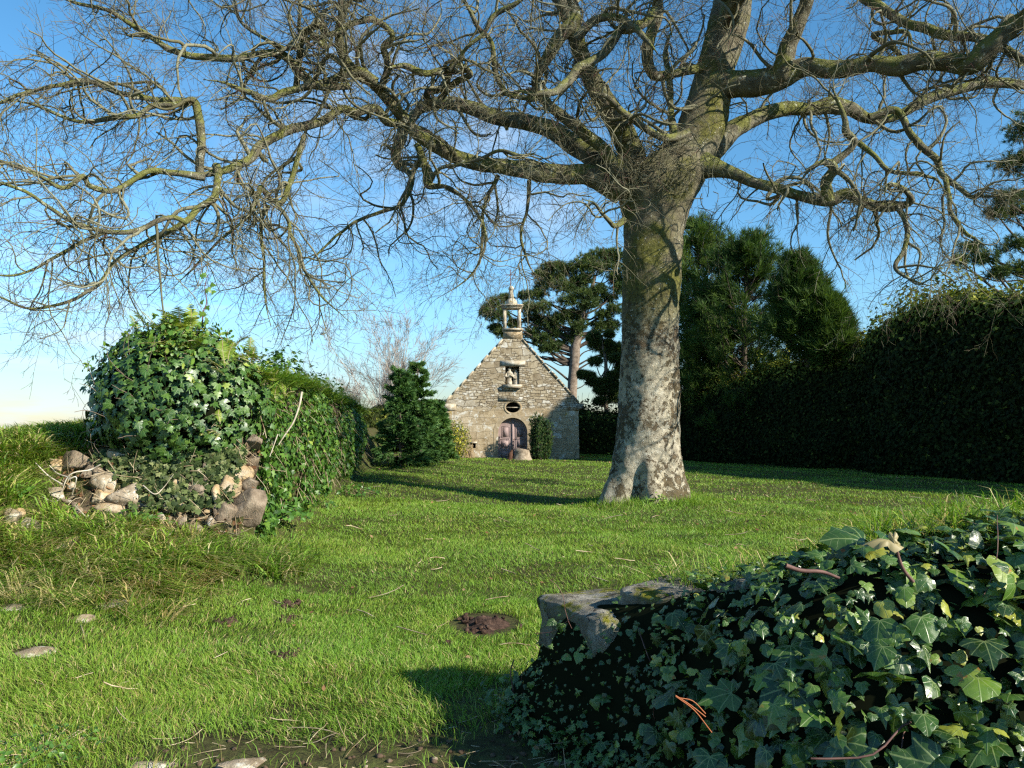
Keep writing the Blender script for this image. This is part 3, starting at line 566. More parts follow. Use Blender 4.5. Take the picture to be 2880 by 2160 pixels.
# bushy shoots at the fork
rg = np.random.default_rng(9); cfork = PX(1850, 480, 15.5); m = 260
p = cfork + rg.normal(0, 1, (m, 3)) * [.55, .35, .28]; d = unit(rg.normal(0, 1, (m, 3)) + [0, -.8, .1]); A = grow(p, d, rg.uniform(.25, .9, m), 7, .3, np.tile([0, 0, -.03], (m, 1)), rg); AR = rg.uniform(.005, .012, m)[:, None] * np.linspace(1, .4, 7)
q = spawn(A, AR, 4, rg); B = grow(q[0], q[1], rg.uniform(.1, .35, len(q[0])), 4, .2, np.zeros((len(q[0]), 3)), rg)
V, L, S = cat([tubes(A, AR, 4), tubes(B, np.full((len(q[0]), 4), .0028), 3)])
tag(mk('shoots', V, L, S, TWIG, tree, rnd=np.full(len(V), .6)), kind='stuff')
# ---------------- the chapel ----------------
CY = 36.0
def cz(x, y, d=CY): return PX(1180 + .3496 * x, 760 + .3496 * y, d)      # from the enlarged chapel crop
ch = thing('chapel', (.05, CY, 0), 'small granite chapel with a gabled front, open bell turret and arched door', 'chapel')
ST = NT('chapel_rubble_stone'); n = ST; o = n.obj; X_, Y_, Z_ = n.sep(o)
wob = n.n('ShaderNodeVectorMath', operation='MULTIPLY_ADD'); nv = n.n('ShaderNodeTexNoise'); nv.inputs['Scale'].default_value = 1.8; nv.inputs['Detail'].default_value = 3; n.set(nv.inputs[0], o)
n.set(wob.inputs[0], nv.outputs['Color']); wob.inputs[1].default_value = (.42, .42, .30); n.set(wob.inputs[2], o)
cb = n.n('ShaderNodeCombineXYZ'); wx, wy, wz = n.sep(wob.outputs[0]); n.set(cb.inputs[0], n.math('ADD', wx, wy)); n.set(cb.inputs[1], wz)
def brick(sc_, w, h, off, sq=1.):
    x = n.n('ShaderNodeTexBrick', offset=off, squash=sq, squash_frequency=3); x.inputs['Scale'].default_value = 1; x.inputs['Brick Width'].default_value = w; x.inputs['Row Height'].default_value = h
    x.inputs['Mortar Size'].default_value = sc_; x.inputs['Mortar Smooth'].default_value = .4; x.inputs['Color1'].default_value = (0, 0, 0, 1); x.inputs['Color2'].default_value = (1, 1, 1, 1); x.inputs['Mortar'].default_value = (.5, .5, .5, 1); x.inputs['Bias'].default_value = 0
    n.set(x.inputs[0], cb.outputs[0]); return x.outputs['Color'], x.outputs['Fac']
c1, f1 = brick(.016, .36, .145, .5, .6); c2, f2 = brick(.012, .62, .30, .42, .8); c3, f3 = brick(.014, .50, .29, .3, 1.4); c4, f4 = brick(.013, .21, .098, .37, .7)
pv = n.sep(n.vor(1.7, out='Color')); p1, p2 = n.rng(pv[0], .58, .59), n.rng(pv[1], .60, .61); c1 = n.mix(p1, c1, c3); f1 = n.mix(p1, f1, f3); c1 = n.mix(p2, c1, c4); f1 = n.mix(p2, f1, f4)
lowf = n.rng(n.math('ADD', Z_, n.math('MULTIPLY', n.noise(1.5, 3), .25)), 2.55, 2.40)
cc = n.mix(lowf, c1, c2); ff = n.math('ADD', n.math('MULTIPLY', f1, n.math('SUBTRACT', 1., lowf)), n.math('MULTIPLY', n.math('MULTIPLY', f2, lowf), .45))
base = n.ramp(cc, [(0, (.25, .205, .14)), (.35, (.35, .29, .195)), (.6, (.39, .335, .235)), (.85, (.34, .30, .23)), (1, (.45, .40, .30))])
base = n.mix(n.math('MULTIPLY', lowf, .55), base, (.40, .31, .19))
base = n.mix(n.rng(n.noise(3.5, 6, .7), .45, .68), base, n.mix(1., base, (.62, .58, .5), 'MULTIPLY'))
wh = n.math('ADD', n.noise(4.2, 6, .62), n.math('MULTIPLY', n.math('SUBTRACT', cc, .5), .14)); wh = n.rng(wh, n.math('ADD', n.math('MULTIPLY', lowf, .02), .54), .65, 0, .85)
base = n.mix(wh, base, (.56, .54, .47))
base = n.mix(n.rng(n.noise(2.3, 5, .7), .63, .70, 0, .75), base, (.36, .25, .05))
base = n.mix(n.math('MULTIPLY', ff, .85), base, (.085, .065, .042))
n.col(base, .92, .15); n.bump(n.math('SUBTRACT', n.math('MULTIPLY', n.noise(13, 6, .7), .6), ff), .9, .03)
TR = NT('dressed_granite'); c = TR.ramp(TR.noise(5, 6, .65), [(.3, (.25, .20, .14)), (.5, (.40, .35, .26)), (.68, (.58, .55, .47))]); c = TR.mix(TR.rng(TR.noise(9, 5, .7), .60, .66), c, (.30, .23, .08)); TR.col(c, .9, .15); TR.bump(TR.noise(22, 6, .7), .7, .02)
SLT = NT('roof_slate'); SLT.col(SLT.ramp(SLT.noise(6, 5), [(.3, (.05, .055, .06)), (.7, (.12, .125, .12))]), .6); DK = NT('dark_interior'); DK.col((.012, .010, .009), .9)
RUST = NT('rusted_iron'); RUST.col((.17, .06, .035), .8)
def extruded(name, splines, y0, y1, mat, parent, bev=0.):
    cu = bpy.data.curves.new(name, 'CURVE'); cu.dimensions = '2D'; cu.fill_mode = 'BOTH'; cu.extrude = (y1 - y0) / 2; cu.bevel_depth = bev
    for pts in splines:
        s = cu.splines.new('POLY'); s.points.add(len(pts) - 1); s.use_cyclic_u = True
        for p, (x, z) in zip(s.points, pts): p.co = (x, z, 0, 1)
    t = bpy.data.objects.new('tmp', cu); C.objects.link(t); dg = bpy.context.evaluated_depsgraph_get(); dg.update()
    me = bpy.data.meshes.new_from_object(t.evaluated_get(dg)); bpy.data.objects.remove(t)
    V = np.array([v.co[:] for v in me.vertices]); V = np.stack([V[:, 0], (y0 + y1) / 2 - V[:, 2], V[:, 1]], 1)
    L = np.array([l.vertex_index for l in me.loops]); S = np.array([p.loop_total for p in me.polygons])
    return mk(name, V, L, S, mat, parent)
def ring(cx, cz_, rx, rz, n_=36): return [(cx + rx * math.cos(t), cz_ + rz * math.sin(t)) for t in np.linspace(0, 2 * math.pi, n_, endpoint=False)]
def arch(cx, hw, z0, z1, n_=18):
    zs = z1 - hw; return [(cx - hw, z0)] + [(cx + hw * math.cos(t), zs + hw * math.sin(t)) for t in np.linspace(math.pi, 0, n_)] + [(cx + hw, z0)]
xl, xr = cz(205, 1300)[0], cz(1278, 1300)[0]; zb = -.25
xe0, ze = cz(200, 1080)[0], cz(200, 1078)[2]; xt0, xt1, zt = cz(678, 560)[0], cz(820, 560)[0], cz(678, 558)[2]
rr = np.random.default_rng(4)
def slope(x0, z0, x1, z1, k=15): t = np.linspace(0, 1, k)[1:-1]; return [(x0 + (x1 - x0) * a + rr.normal(0, .012), z0 + (z1 - z0) * a + rr.normal(0, .012)) for a in t]
outline = [(xl, zb), (xl - .01, .8), (xl + .012, 1.6), (xl, ze), (xl, ze + .02)] + slope(xl, ze + .05, xt0, zt) + [(xt0, zt), (xt1, zt)] + slope(xt1, zt, xr, ze + .05) + [(xr, ze + .02), (xr, ze), (xr - .012, 1.5), (xr + .01, .7), (xr, zb)]
dcx, dz1, dhw = cz(750, 1187)[0], cz(750, 1187)[2], .655
wcx, wcz = cz(750, 1105)[0], cz(750, 1105)[2]
nx0, nx1, nz0, nz1 = cz(690, 900)[0], cz(803, 900)[0], cz(700, 922)[2], cz(700, 778)[2]
sx0, sx1, sz0, sz1 = cz(427, 1400)[0], cz(455, 1400)[0], cz(430, 1430)[2], cz(430, 1391)[2]
holes = [arch(dcx, dhw, .02, dz1), ring(wcx, wcz, .31, .235), [(nx0, nz0), (nx0, nz1), (nx1, nz1), (nx1, nz0)], [(sx0, sz0), (sx0, sz1), (sx1, sz1), (sx1, sz0)]]
fy0, fy1 = CY - .32, CY + .32
extruded('front_wall', [outline] + holes, fy0, fy1, ST.m, ch)
mk('side_wall', *box(xl + .02, xl + .62, CY + .322, CY + 8.4, zb, ze), ST.m, ch); mk('side_wall', *box(xr - .62, xr - .02, CY + .322, CY + 8.4, zb, ze), ST.m, ch)
mk('rear_wall', *box(xl + .624, xr - .624, CY + 7.8, CY + 8.39, zb, ze), ST.m, ch)
mk('interior_floor', *box(xl + .63, xr - .63, CY + .33, CY + 7.79, -.2, .01), DK.m, ch)
ra = zt + .05; mid = (xl + xr) / 2
for s in (-1, 1):
    xe = xl - .30 if s < 0 else xr + .30; zz0 = ze - .22
    A = []
    for y in np.linspace(CY + .33, CY + 8.6, 40):
        A.append([[mid, y, ra - .10], [xe, y, zz0], [xe, y, zz0 + .08 + .01 * rr.random()], [mid, y, ra]])
    V, L, S = grid(np.array(A), wrap=True, capu=True); mk('roof', V, L, S, SLT.m, ch)
# sloping coping stones on the gable
def coping(x0, z0, x1, z1, k):
    ms = []
    for i in range(k):
        a, b = i / k, (i + 1) / k - .012; p = np.array([x0 + (x1 - x0) * a, z0 + (z1 - z0) * a]); q = np.array([x0 + (x1 - x0) * b, z0 + (z1 - z0) * b]); nrm = np.array([-(q - p)[1], (q - p)[0]]); nrm = nrm / np.linalg.norm(nrm); nrm *= 1 if nrm[1] > 0 else -1
        th_ = .05 + rr.uniform(0, .025); j = rr.uniform(0, .02)
        c8 = [(p - nrm * .02), (q - nrm * .02), (q + nrm * th_), (p + nrm * th_)]
        V = np.array([[c[0], y, c[1]] for y in (fy0 - .025 - j, fy1 + .03) for c in c8]); ms.append((V, np.array([0, 1, 2, 3, 7, 6, 5, 4, 0, 4, 5, 1, 1, 5, 6, 2, 2, 6, 7, 3, 3, 7, 4, 0]), np.full(6, 4)))
    return cat(ms)
mk('coping', *coping(xl + .02, ze + .06, xt0, zt, 8), TR.m, ch); mk('coping', *coping(xr - .02, ze + .06, xt1, zt, 8), ST.m, ch)
# eaves corner stones
for s, xe, xi in ((-1, xl - .22, xl + .5), (1, xr + .24, xr - .5)):
    z1 = ze + .03; pts = [(xi, z1 - .02), (xe, z1), (xe + s * -.03, z1 - .12), (xl if s < 0 else xr, z1 - .34), (xi, z1 - .3)]
    V = np.array([[x, y, z] for y in (fy0 - .035, fy1 - .02) for x, z in pts]); m = 5; L = list(range(m)) + list(range(2 * m - 1, m - 1, -1)); S = [m, m]
    for i in range(m): L += [i, i + m, (i + 1) % m + m, (i + 1) % m]; S.append(4)
    mk('eaves_stone', V, L, S, TR.m if s < 0 else ST.m, ch)
# door surround: arch of dressed blocks, very slightly proud
SM = NT('smooth_tan_stone'); c = SM.ramp(SM.noise(5, 6, .65), [(.3, (.24, .19, .12)), (.6, (.36, .29, .19))]); c = SM.mix(SM.rng(SM.noise(4.2, 5, .65), .56, .64, 0, .7), c, (.55, .53, .46)); SM.col(c, .92, .15); SM.bump(SM.noise(16, 6, .7), .6, .02)
o_ = arch(dcx, dhw + .20, .0, dz1 + .20); i_ = arch(dcx, dhw, .0, dz1); extruded('door_surround', [o_ + i_[::-1]], fy0 - .010, fy0 - .002, SM.m, ch)
# door leaves
WD = NT('faded_mauve_wood'); c = WD.ramp(WD.noise(5, 6, .6, stretch=(8, 8, .7)), [(.3, (.20, .145, .14)), (.6, (.32, .24, .225)), (.8, (.48, .37, .35))]); WD.col(c, .8, .2); WD.bump(WD.noise(6, 5, .6, stretch=(20, 20, 1)), .4, .006)
dy = CY - .10
for s in (-1, 1):
    dl = bpy.data.objects.new('door', None); C.objects.link(dl); dl.parent = ch; dl.location = (dcx - .05 + s * .3, -.10, .02)
    zc = dz1 - dhw; xs = [(dcx + s * .006, .02)] + [(dcx + s * (dhw + .02) * math.sin(t), zc + (dhw + .02) * math.cos(t)) for t in np.linspace(.01, math.pi / 2, 12)] + [(dcx + s * (dhw + .02), .02)]
    extruded('door_leaf', [xs if s > 0 else xs[::-1]], dy, dy + .05, WD.m, dl)
    for z0, z1 in ((.08, .50), (.56, .98), (1.04, 1.56)):
        x0, x1 = dcx + s * .14, dcx + s * .58
        if z1 > 1.5: x1 = dcx + s * .50
        lo_, hi_ = min(x0, x1), max(x0, x1)
        fr = [box(lo_, hi_, dy - .014, dy - .002, z1 - .018, z1), box(lo_, hi_, dy - .014, dy - .002, z0, z0 + .018), box(lo_, lo_ + .018, dy - .014, dy - .002, z0 + .019, z1 - .019), box(hi_ - .018, hi_, dy - .014, dy - .002, z0 + .019, z1 - .019)]
        mk('door_panel', *cat(fr + [box(lo_ + .05, hi_ - .05, dy - .010, dy - .002, z0 + .05, z1 - .05)]), WD.m, dl)
mk('door_stile', *box(dcx - .045, dcx + .045, dy - .035, dy - .0155, .02, dz1 - .03), WD.m, ch)
mk('door_handle', *rock((dcx + .075, dy - .05, .98), .02, .03, .05, 3, sub=1), RUST.m, ch)
# oval window
wn = bpy.data.objects.new('window', None); C.objects.link(wn); wn.parent = ch; wn.location = (wcx - .05, 0, wcz)
mk('bar', *box(wcx - .33, wcx + .33, fy0 + .05, fy0 + .085, wcz - .018, wcz + .018), TR.m, wn)
q = np.array([[[wcx + (.31 + d) * math.cos(t), y, wcz + (.235 + d) * math.sin(t)] for d, y in ((0, fy0 - .002), (0, fy0 - .010), (.10, fy0 - .008), (.10, fy0 - .002))] for t in np.linspace(0, 2 * math.pi, 40)]); V, L, S = grid(q, wrap=True); mk('window_frame', V, L, S, ST.m, wn)
mk('pane', *box(wcx - .36, wcx + .36, fy1 - .06, fy1 - .04, wcz - .27, wcz + .27), DK.m, wn)
# niche
mk('niche_back', *box(nx0 - .02, nx1 + .02, CY + .08, CY + .12, nz0 - .02, nz1 + .02), ST.m, ch)
V, L, S = box(nx0 - .12, nx1 + .14, fy0 - .16, fy0 - .003, nz0 - .17, nz0 - .01); V[:4, 0] = V[:4, 0] * .85 + (nx0 + nx1) / 2 * .15; mk('niche_sill', V, L, S, TR.m, ch)
mk('niche_lintel', *box(cz(650, 0)[0], cz(850, 0)[0], fy0 - .02, fy0 - .003, nz1 + .015, nz1 + .26, .004), TR.m, ch)
mk('slot_lintel', *box(cz(405, 0)[0], cz(470, 0)[0], fy0 - .07, fy0 - .003, sz1 + .006, sz1 + .07, .004), TR.m, ch)
mk('slot_back', *box(sx0 - .02, sx1 + .02, CY + .05, CY + .08, sz0 - .02, sz1 + .02), DK.m, ch)
mk('lintel', *box(cz(633, 0)[0], cz(850, 0)[0], fy0 - .012, fy0 - .003, cz(0, 1060)[2], cz(0, 1015)[2], .004), ST.m, ch)
# two worn statues in the niche
def lathe_fig(prof, cx, cy, z0, squash=.75, arms=True, seed=0):
    zs = np.array([p[0] for p in prof]); rs = np.array([p[1] for p in prof]); zz = np.linspace(zs[0], zs[-1], 34); r = np.interp(zz, zs, rs); t = np.arange(18) * 2 * math.pi / 18
    P = np.stack([cx + r[:, None] * np.cos(t), cy + r[:, None] * np.sin(t) * squash, z0 + zz[:, None] + 0 * t], -1); P = P + .016 * fnoise(P + seed, 11, 3)[..., None]
    return grid(P, wrap=True, capu=True)
ms = [lathe_fig([(0, .12), (.05, .15), (.25, .12), (.42, .14), (.52, .16), (.57, .11), (.60, .05), (.62, .07), (.68, .085), (.74, .05), (.75, .01)], 0, 0, 0)]
def arm(pts, r): return tubes(catmull(np.array(pts), 4)[None], np.full((1, 4 * (len(pts) - 1) + 1), r), 8)
cxA = cz(722, 0)[0]; ms = [lathe_fig([(0, .12), (.05, .14), (.25, .115), (.42, .14), (.52, .155), (.57, .11), (.60, .05), (.62, .07), (.68, .08), (.74, .05), (.755, .01)], cxA, CY - .16, nz0 + .002, .8), arm([(cxA - .13, CY - .2, nz0 + .5), (cxA - .15, CY - .27, nz0 + .36), (cxA + .0, CY - .29, nz0 + .38)], .035), arm([(cxA + .12, CY - .2, nz0 + .5), (cxA + .16, CY - .26, nz0 + .38), (cxA + .05, CY - .29, nz0 + .42)], .035)]
tag(mk('statue', *cat(ms), TR.m, loc=(cxA, CY - .16, nz0), smooth=True), 'worn pale stone figure with folded arms, taller one in the chapel niche', 'statue', 'statues in the niche')
cxB = cz(776, 0)[0]; ms = [lathe_fig([(0, .14), (.1, .145), (.3, .135), (.42, .12), (.50, .13), (.545, .09), (.57, .05), (.60, .055), (.66, .03), (.665, .01)], cxB, CY - .14, nz0 + .002, .8, seed=4), arm([(cxB - .10, CY - .2, nz0 + .44), (cxB - .10, CY - .26, nz0 + .30), (cxB + .03, CY - .27, nz0 + .27)], .03)]
tag(mk('statue', *cat(ms), TR.m, loc=(cxB, CY - .14, nz0), smooth=True), 'eroded stone figure, shorter and plainer one on the right of the chapel niche', 'statue', 'statues in the niche')
# bell turret
bt = bpy.data.objects.new('bell_turret', None); C.objects.link(bt); bt.parent = ch; bt.location = (mid - .05, 0, zt)
def zz(y): return cz(0, y)[2]
def xx(x): return cz(x, 0)[0]
V, L, S = box(xx(676), xx(824), CY - .33, CY + .34, zt + .003, zz(489), .0); V[:4, 0] += np.array([-.03, .03, -.03, .03]); mk('pedestal', V, L, S, ST.m, bt)
mk('ledge', *cat([box(xx(664), xx(834), CY - .42, CY + .42, zz(487), zz(479)), box(xx(670), xx(828), CY - .40, CY + .40, zz(479) + .002, zz(474))]), TR.m, bt)
for a, b in ((672, 699), (788, 816)): mk('pillar', *box(xx(a), xx(b), CY - .27, CY + .27, zz(474) + .004, zz(313), .004), TR.m, bt)
mk('cornice', *cat([box(xx(668), xx(822), CY - .38, CY + .38, zz(312), zz(303), .002), box(xx(660), xx(828), CY - .41, CY + .41, zz(303) + .002, zz(294)), box(xx(653), xx(833), CY - .45, CY + .45, zz(294) + .002, zz(284))]), TR.m, bt)
def lathe(prof, cx, cy, k=24, sq=1.):
    t = np.arange(k) * 2 * math.pi / k; P = np.array([[[cx + r * math.cos(a), cy + sq * r * math.sin(a), z] for a in t] for z, r in prof]); P = P + .012 * fnoise(P, 9, 3)[..., None]; return grid(P, wrap=True, capu=True)
u_ = .3496 / FPX * CY; z0 = zz(283)
mk('dome', *lathe([(z0 + .004, 44 * u_), (z0 + 8 * u_, 48 * u_), (z0 + 22 * u_, 47 * u_), (z0 + 38 * u_, 40 * u_), (z0 + 50 * u_, 30 * u_), (z0 + 57 * u_, 19 * u_)], xx(741), CY), TR.m, bt, smooth=True)
z1 = zz(228); mk('finial', *lathe([(z1, 19 * u_), (z1 + 20 * u_, 20 * u_), (z1 + 60 * u_, 15 * u_), (z1 + 68 * u_, 14 * u_), (z1 + 72 * u_, 21 * u_), (z1 + 84 * u_, 22 * u_), (z1 + 95 * u_, 18 * u_), (z1 + 103 * u_, 9 * u_)], xx(737), CY), TR.m, bt, smooth=True)
z2 = zz(126); cx = xx(731); top = cz(0, -6)[2]; za = cz(0, 38)[2]; w = .017
tb = lambda p, q, r: tubes(np.array([[p, q]], float), np.full((1, 2), r), 6)
mk('cross', *cat([tb((cx, CY, z2 - .03), (cx, CY, top), w), tb((cx - .20, CY, za), (cx + .20, CY, za), w), tb((cx - .20, CY, za - .05), (cx - .20, CY, za + .05), w * .8), tb((cx + .20, CY, za - .05), (cx + .20, CY, za + .05), w * .8)]), RUST.m, bt)
# doorstep
tag(mk('doorstep', *box(dcx - .75, dcx + .75, fy0 - .45, fy0 - .004, -.1, .13, .01), TR.m, loc=(dcx, fy0 - .2, 0)), 'worn stone step in front of the chapel door', 'step')
# tree stump
t = np.arange(36) * 2 * math.pi / 36; P = []
sp = cz(826, 1530, 33.6); sx, sy = sp[0], 33.6; sz = float(H(sx, sy))
for z, r in [(-.05, .44), (.0, .40), (.1, .35), (.25, .31), (.36, .295), (.44, .28)]:
    P.append([[sx + r * math.cos(a) * (1 + .10 * math.cos(5 * a + 1) * (1 - z)), sy + r * math.sin(a), sz + z + (.05 * math.cos(a + 2.4) if z > .40 else 0)] for a in t])
P = np.array(P); P = P + .02 * fnoise(P, 7, 3)[..., None]; V, L, S = grid(P, wrap=True, capu=True)
SB = bark('stump_wood', [(.3, (.15, .115, .08)), (.55, (.29, .235, .17)), (.7, (.44, .38, .29))], 2, b=.9)
stp = thing('tree_stump', (sx, sy, sz), 'sawn tree stump with a broken shard in front of the chapel door', 'tree stump'); mk('stump_body', V, L, S, SB, stp, smooth=True)
q = cz(733, 1530, 33.5); P = np.array([[q[0] - .05, 33.5, sz - .05], [q[0] - .02, 33.5, sz + .18], [q[0] + .03, 33.52, sz + .34], [q[0] + .05, 33.5, sz + .44]]); mk('broken_shard', *tubes(catmull(P, 4)[None], np.linspace(.14, .03, 13)[None], 9, .3), bark('dark_rotten_wood', [(.3, (.04, .02, .015)), (.7, (.15, .08, .05))], 2), stp, smooth=True)
# ---------------- conifers, pines, shrubs round the chapel ----------------
NEED = foliage('pine_needles', [(0, (.022, .045, .014)), (.5, (.065, .105, .024)), (.85, (.13, .165, .034)), (1, (.20, .20, .05))], .6, .3, .12)
CYP = foliage('cypress_sprays', [(0, (.016, .038, .010)), (.45, (.05, .098, .018)), (.8, (.10, .155, .026)), (1, (.18, .20, .04))], .6, .2, .25)
YNG = foliage('young_conifer_sprays', [(0, (.018, .05, .02)), (.5, (.055, .13, .035)), (.85, (.11, .21, .05)), (1, (.17, .25, .06))], .55, .2, .2)
PBARK = bark('pine_trunk_bark', [(.3, (.10, .075, .055)), (.55, (.22, .175, .135)), (.75, (.36, .31, .25))], 1.5, b=.9)
DBARK = bark('dark_branch_bark', [(.35, (.045, .035, .028)), (.7, (.13, .105, .08))], 2)
def cr3(x, y): return 1300 + .3738 * x, 680 + .3738 * y       # enlarged pine crop
def path(pts, y, k=6): return catmull(np.array([PX(u, v, yy) for (u, v), yy in zip(pts, np.broadcast_to(y, len(pts)))]), k)
def pine(label, trunk, depth, lobes, seed, group=None, mat=NEED, dens=1., needle=(.16, .035), bare=(), name='pine_tree'):
    """trunk [(u, v, width px)], lobes [(u, v, ru, rv)] in photo pixels at the given depth"""
    rg = np.random.default_rng(seed); s = depth / FPX
    tp = catmull(np.array([[*PX(u, v, depth), w * s / 2] for u, v, w in trunk]), 6); base = tp[0, :3].copy(); base[2] = float(H(base[0], base[1]))
    t = thing(name, base, label, 'tree', group); tp[0, 2] = min(tp[0, 2], base[2] - .1)
    mk('trunk', *tubes(tp[None, :, :3], tp[None, :, 3], 12, .10), PBARK, t, smooth=True)
    bp, br, cs, ds = [], [], [], []
    for (u, v, ru, rv) in lobes:
        dd = depth + rg.uniform(-.6, .6) * ru * s * 1.3; c = PX(u, v, dd); rx, rz = ru * s, rv * s; ry = rx * .9
        j = int(np.argmin(np.abs(tp[:, 2] - (c[2] - rz - .8 * abs(c[0] - base[0]) * .5)))); st_ = tp[j, :3]
        mid_ = (st_ + c) / 2 + [0, 0, -.25 + rg.normal(0, .2)]; bp.append(catmull(np.array([st_, mid_, c]), 4)); br.append(np.linspace(max(.035, min(tp[j, 3] * .5, .12)), .02, 9))
        n_ = int(dens * (110 + 260 * rx * rz)); d = unit(rg.normal(0, 1, (n_, 3)) * [1, 1, .9] + [0, 0, .22]); rad = rg.uniform(.2, 1.16, n_) ** .75
        rad = rad * (1 + .42 * fnoise(d * 2.2 + seed + u * .01, 2.4, 3)); p = c + d * rad[:, None] * [rx, ry, rz]
        cs.append(p); ds.append(unit(d + [0, 0, .7]))
        k = int(6 + 4 * rx); e = c + unit(rg.normal(0, 1, (k, 3))) * rg.uniform(.4, .9, (k, 1)) * [rx, ry, rz]; 
        for q in e: bp.append(catmull(np.array([c + (q - c) * .02, (c + q) / 2 + rg.normal(0, .08, 3), q]), 4)); br.append(np.linspace(.03, .012, 9))
    for (pts, w) in bare:
        P = path(pts, depth, 4); P = np.array([P[int(i)] for i in np.linspace(0, len(P) - 1, 9)]); bp.append(P); br.append(np.linspace(w * s / 2, w * s / 5, 9))
    mk('branches', *tubes(np.array(bp), np.array(br), 5), DBARK, t, smooth=True)
    cs, ds = np.concatenate(cs), np.concatenate(ds); V, L, S, r = tufts(cs, ds, 24, needle[0] * 1.55, needle[1] * .62, rg, .85)
    r = np.clip(r * .6 + .3 * (.5 + .5 * fnoise(V, 1.1, 3)), 0, 1); mk('crown', V, L, S, mat, t, rnd=r); return t
A = lambda l: [(*cr3(x, y), rx * .3738, ry * .3738) for x, y, rx, ry in l]
pine('tall spreading dark pine with a bare pinkish trunk behind the chapel roof', [(*cr3(822, 1240), 27), (*cr3(828, 1080), 27), (*cr3(845, 900), 28), (*cr3(850, 800), 27), (*cr3(880, 680), 20), (*cr3(900, 560), 16), (*cr3(960, 400), 12), (*cr3(1000, 260), 8)], 46,
     A([(250, 480, 75, 60), (190, 530, 60, 50), (280, 560, 90, 55), (330, 430, 60, 40), (250, 650, 50, 30), (290, 690, 40, 28), (390, 620, 45, 40), (480, 405, 60, 28), (570, 400, 70, 40), (500, 500, 70, 45), (600, 500, 80, 50), (530, 590, 80, 60), (620, 620, 90, 60), (520, 700, 70, 50), (600, 740, 70, 50), (680, 700, 80, 60), (700, 600, 80, 60), (810, 730, 70, 50), (640, 810, 60, 35), (700, 790, 60, 40),
        (590, 250, 60, 35), (650, 200, 60, 40), (720, 190, 70, 40), (700, 270, 90, 50), (620, 330, 70, 45), (800, 230, 70, 60), (760, 340, 90, 60), (860, 320, 70, 50), (880, 190, 70, 50), (950, 140, 80, 50), (1040, 110, 90, 45), (1130, 100, 70, 40), (1190, 120, 60, 50), (1000, 200, 80, 50), (1100, 190, 80, 60), (920, 280, 60, 50), (1150, 280, 50, 60), (1180, 350, 50, 60), (1020, 370, 80, 40), (900, 400, 80, 50), (800, 450, 90, 50), (960, 470, 80, 50), (1080, 430, 80, 50), (870, 560, 70, 60), (780, 560, 80, 50), (1150, 520, 60, 50), (880, 640, 60, 50), (1060, 560, 70, 40), (1130, 640, 60, 50), (1030, 640, 60, 40), (1250, 250, 70, 90), (1300, 400, 70, 80), (1270, 560, 60, 60)]), 1,
     dens=.75, bare=[([cr3(820, 900), cr3(720, 880), cr3(600, 860)], 7), ([cr3(800, 1040), cr3(700, 960), cr3(620, 910)], 7), ([cr3(870, 930), cr3(960, 880), cr3(1060, 840)], 6), ([cr3(860, 970), cr3(960, 910), cr3(1040, 880)], 6), ([cr3(850, 1110), cr3(900, 1090), cr3(930, 1060)], 4), ([cr3(870, 880), cr3(920, 830), cr3(1020, 800)], 5), ([cr3(830, 860), cr3(760, 840), cr3(650, 850)], 5), ([cr3(800, 920), cr3(740, 930), cr3(660, 890)], 5)])
pine('small sparse pine with a thin leaning trunk between the chapel and the big tree', [(*cr3(1085, 1300), 13), (*cr3(1080, 1150), 12), (*cr3(1082, 1000), 11), (*cr3(1078, 880), 9), (*cr3(1060, 800), 6), (*cr3(1050, 700), 4)], 42,
     A([(990, 720, 40, 30), (1010, 780, 50, 28), (1090, 830, 60, 40), (1160, 810, 40, 40), (1150, 880, 40, 30), (1000, 900, 40, 20), (940, 1010, 48, 22), (1000, 1060, 50, 30), (900, 1000, 25, 16), (1090, 1060, 45, 35), (1150, 1090, 40, 40), (1040, 1120, 40, 25), (1130, 1010, 40, 24), (1040, 1200, 40, 20), (1140, 1170, 40, 40), (1200, 950, 40, 60), (1100, 770, 30, 20), (1105, 700, 22, 16)]), 2, dens=1.1, needle=(.17, .04), bare=[([cr3(1085, 1000), cr3(1130, 900), cr3(1190, 860)], 3), ([cr3(1080, 1100), cr3(980, 1060), cr3(900, 1030)], 3), ([cr3(1078, 960), cr3(1060, 940), cr3(950, 890)], 2.5)])
pine('open dark pine at the right picture edge rising behind the tall hedge', [(2960, 1150, 34), (2950, 900, 30), (2940, 700, 26), (2930, 500, 20), (2925, 380, 14)], 30,
     [(2870, 375, 40, 25), (2840, 470, 50, 28), (2880, 450, 45, 35), (2820, 560, 36, 20), (2860, 560, 50, 30), (2800, 600, 28, 16), (2850, 600, 40, 25), (2730, 700, 36, 26), (2700, 735, 22, 16), (2770, 725, 36, 22), (2860, 690, 40, 30), (2870, 760, 45, 30), (2810, 770, 30, 16), (2930, 330, 70, 40), (2960, 480, 80, 50), (2990, 620, 90, 60), (3020, 760, 90, 60), (3000, 200, 90, 50)], 3, dens=.55, needle=(.15, .03),
     bare=[([(2945, 800), (2850, 770), (2760, 720)], 9), ([(2940, 700), (2880, 640), (2800, 600)], 7), ([(2940, 780), (2800, 790), (2700, 750)], 6), ([(2760, 840), (2745, 780), (2730, 710)], 6)])
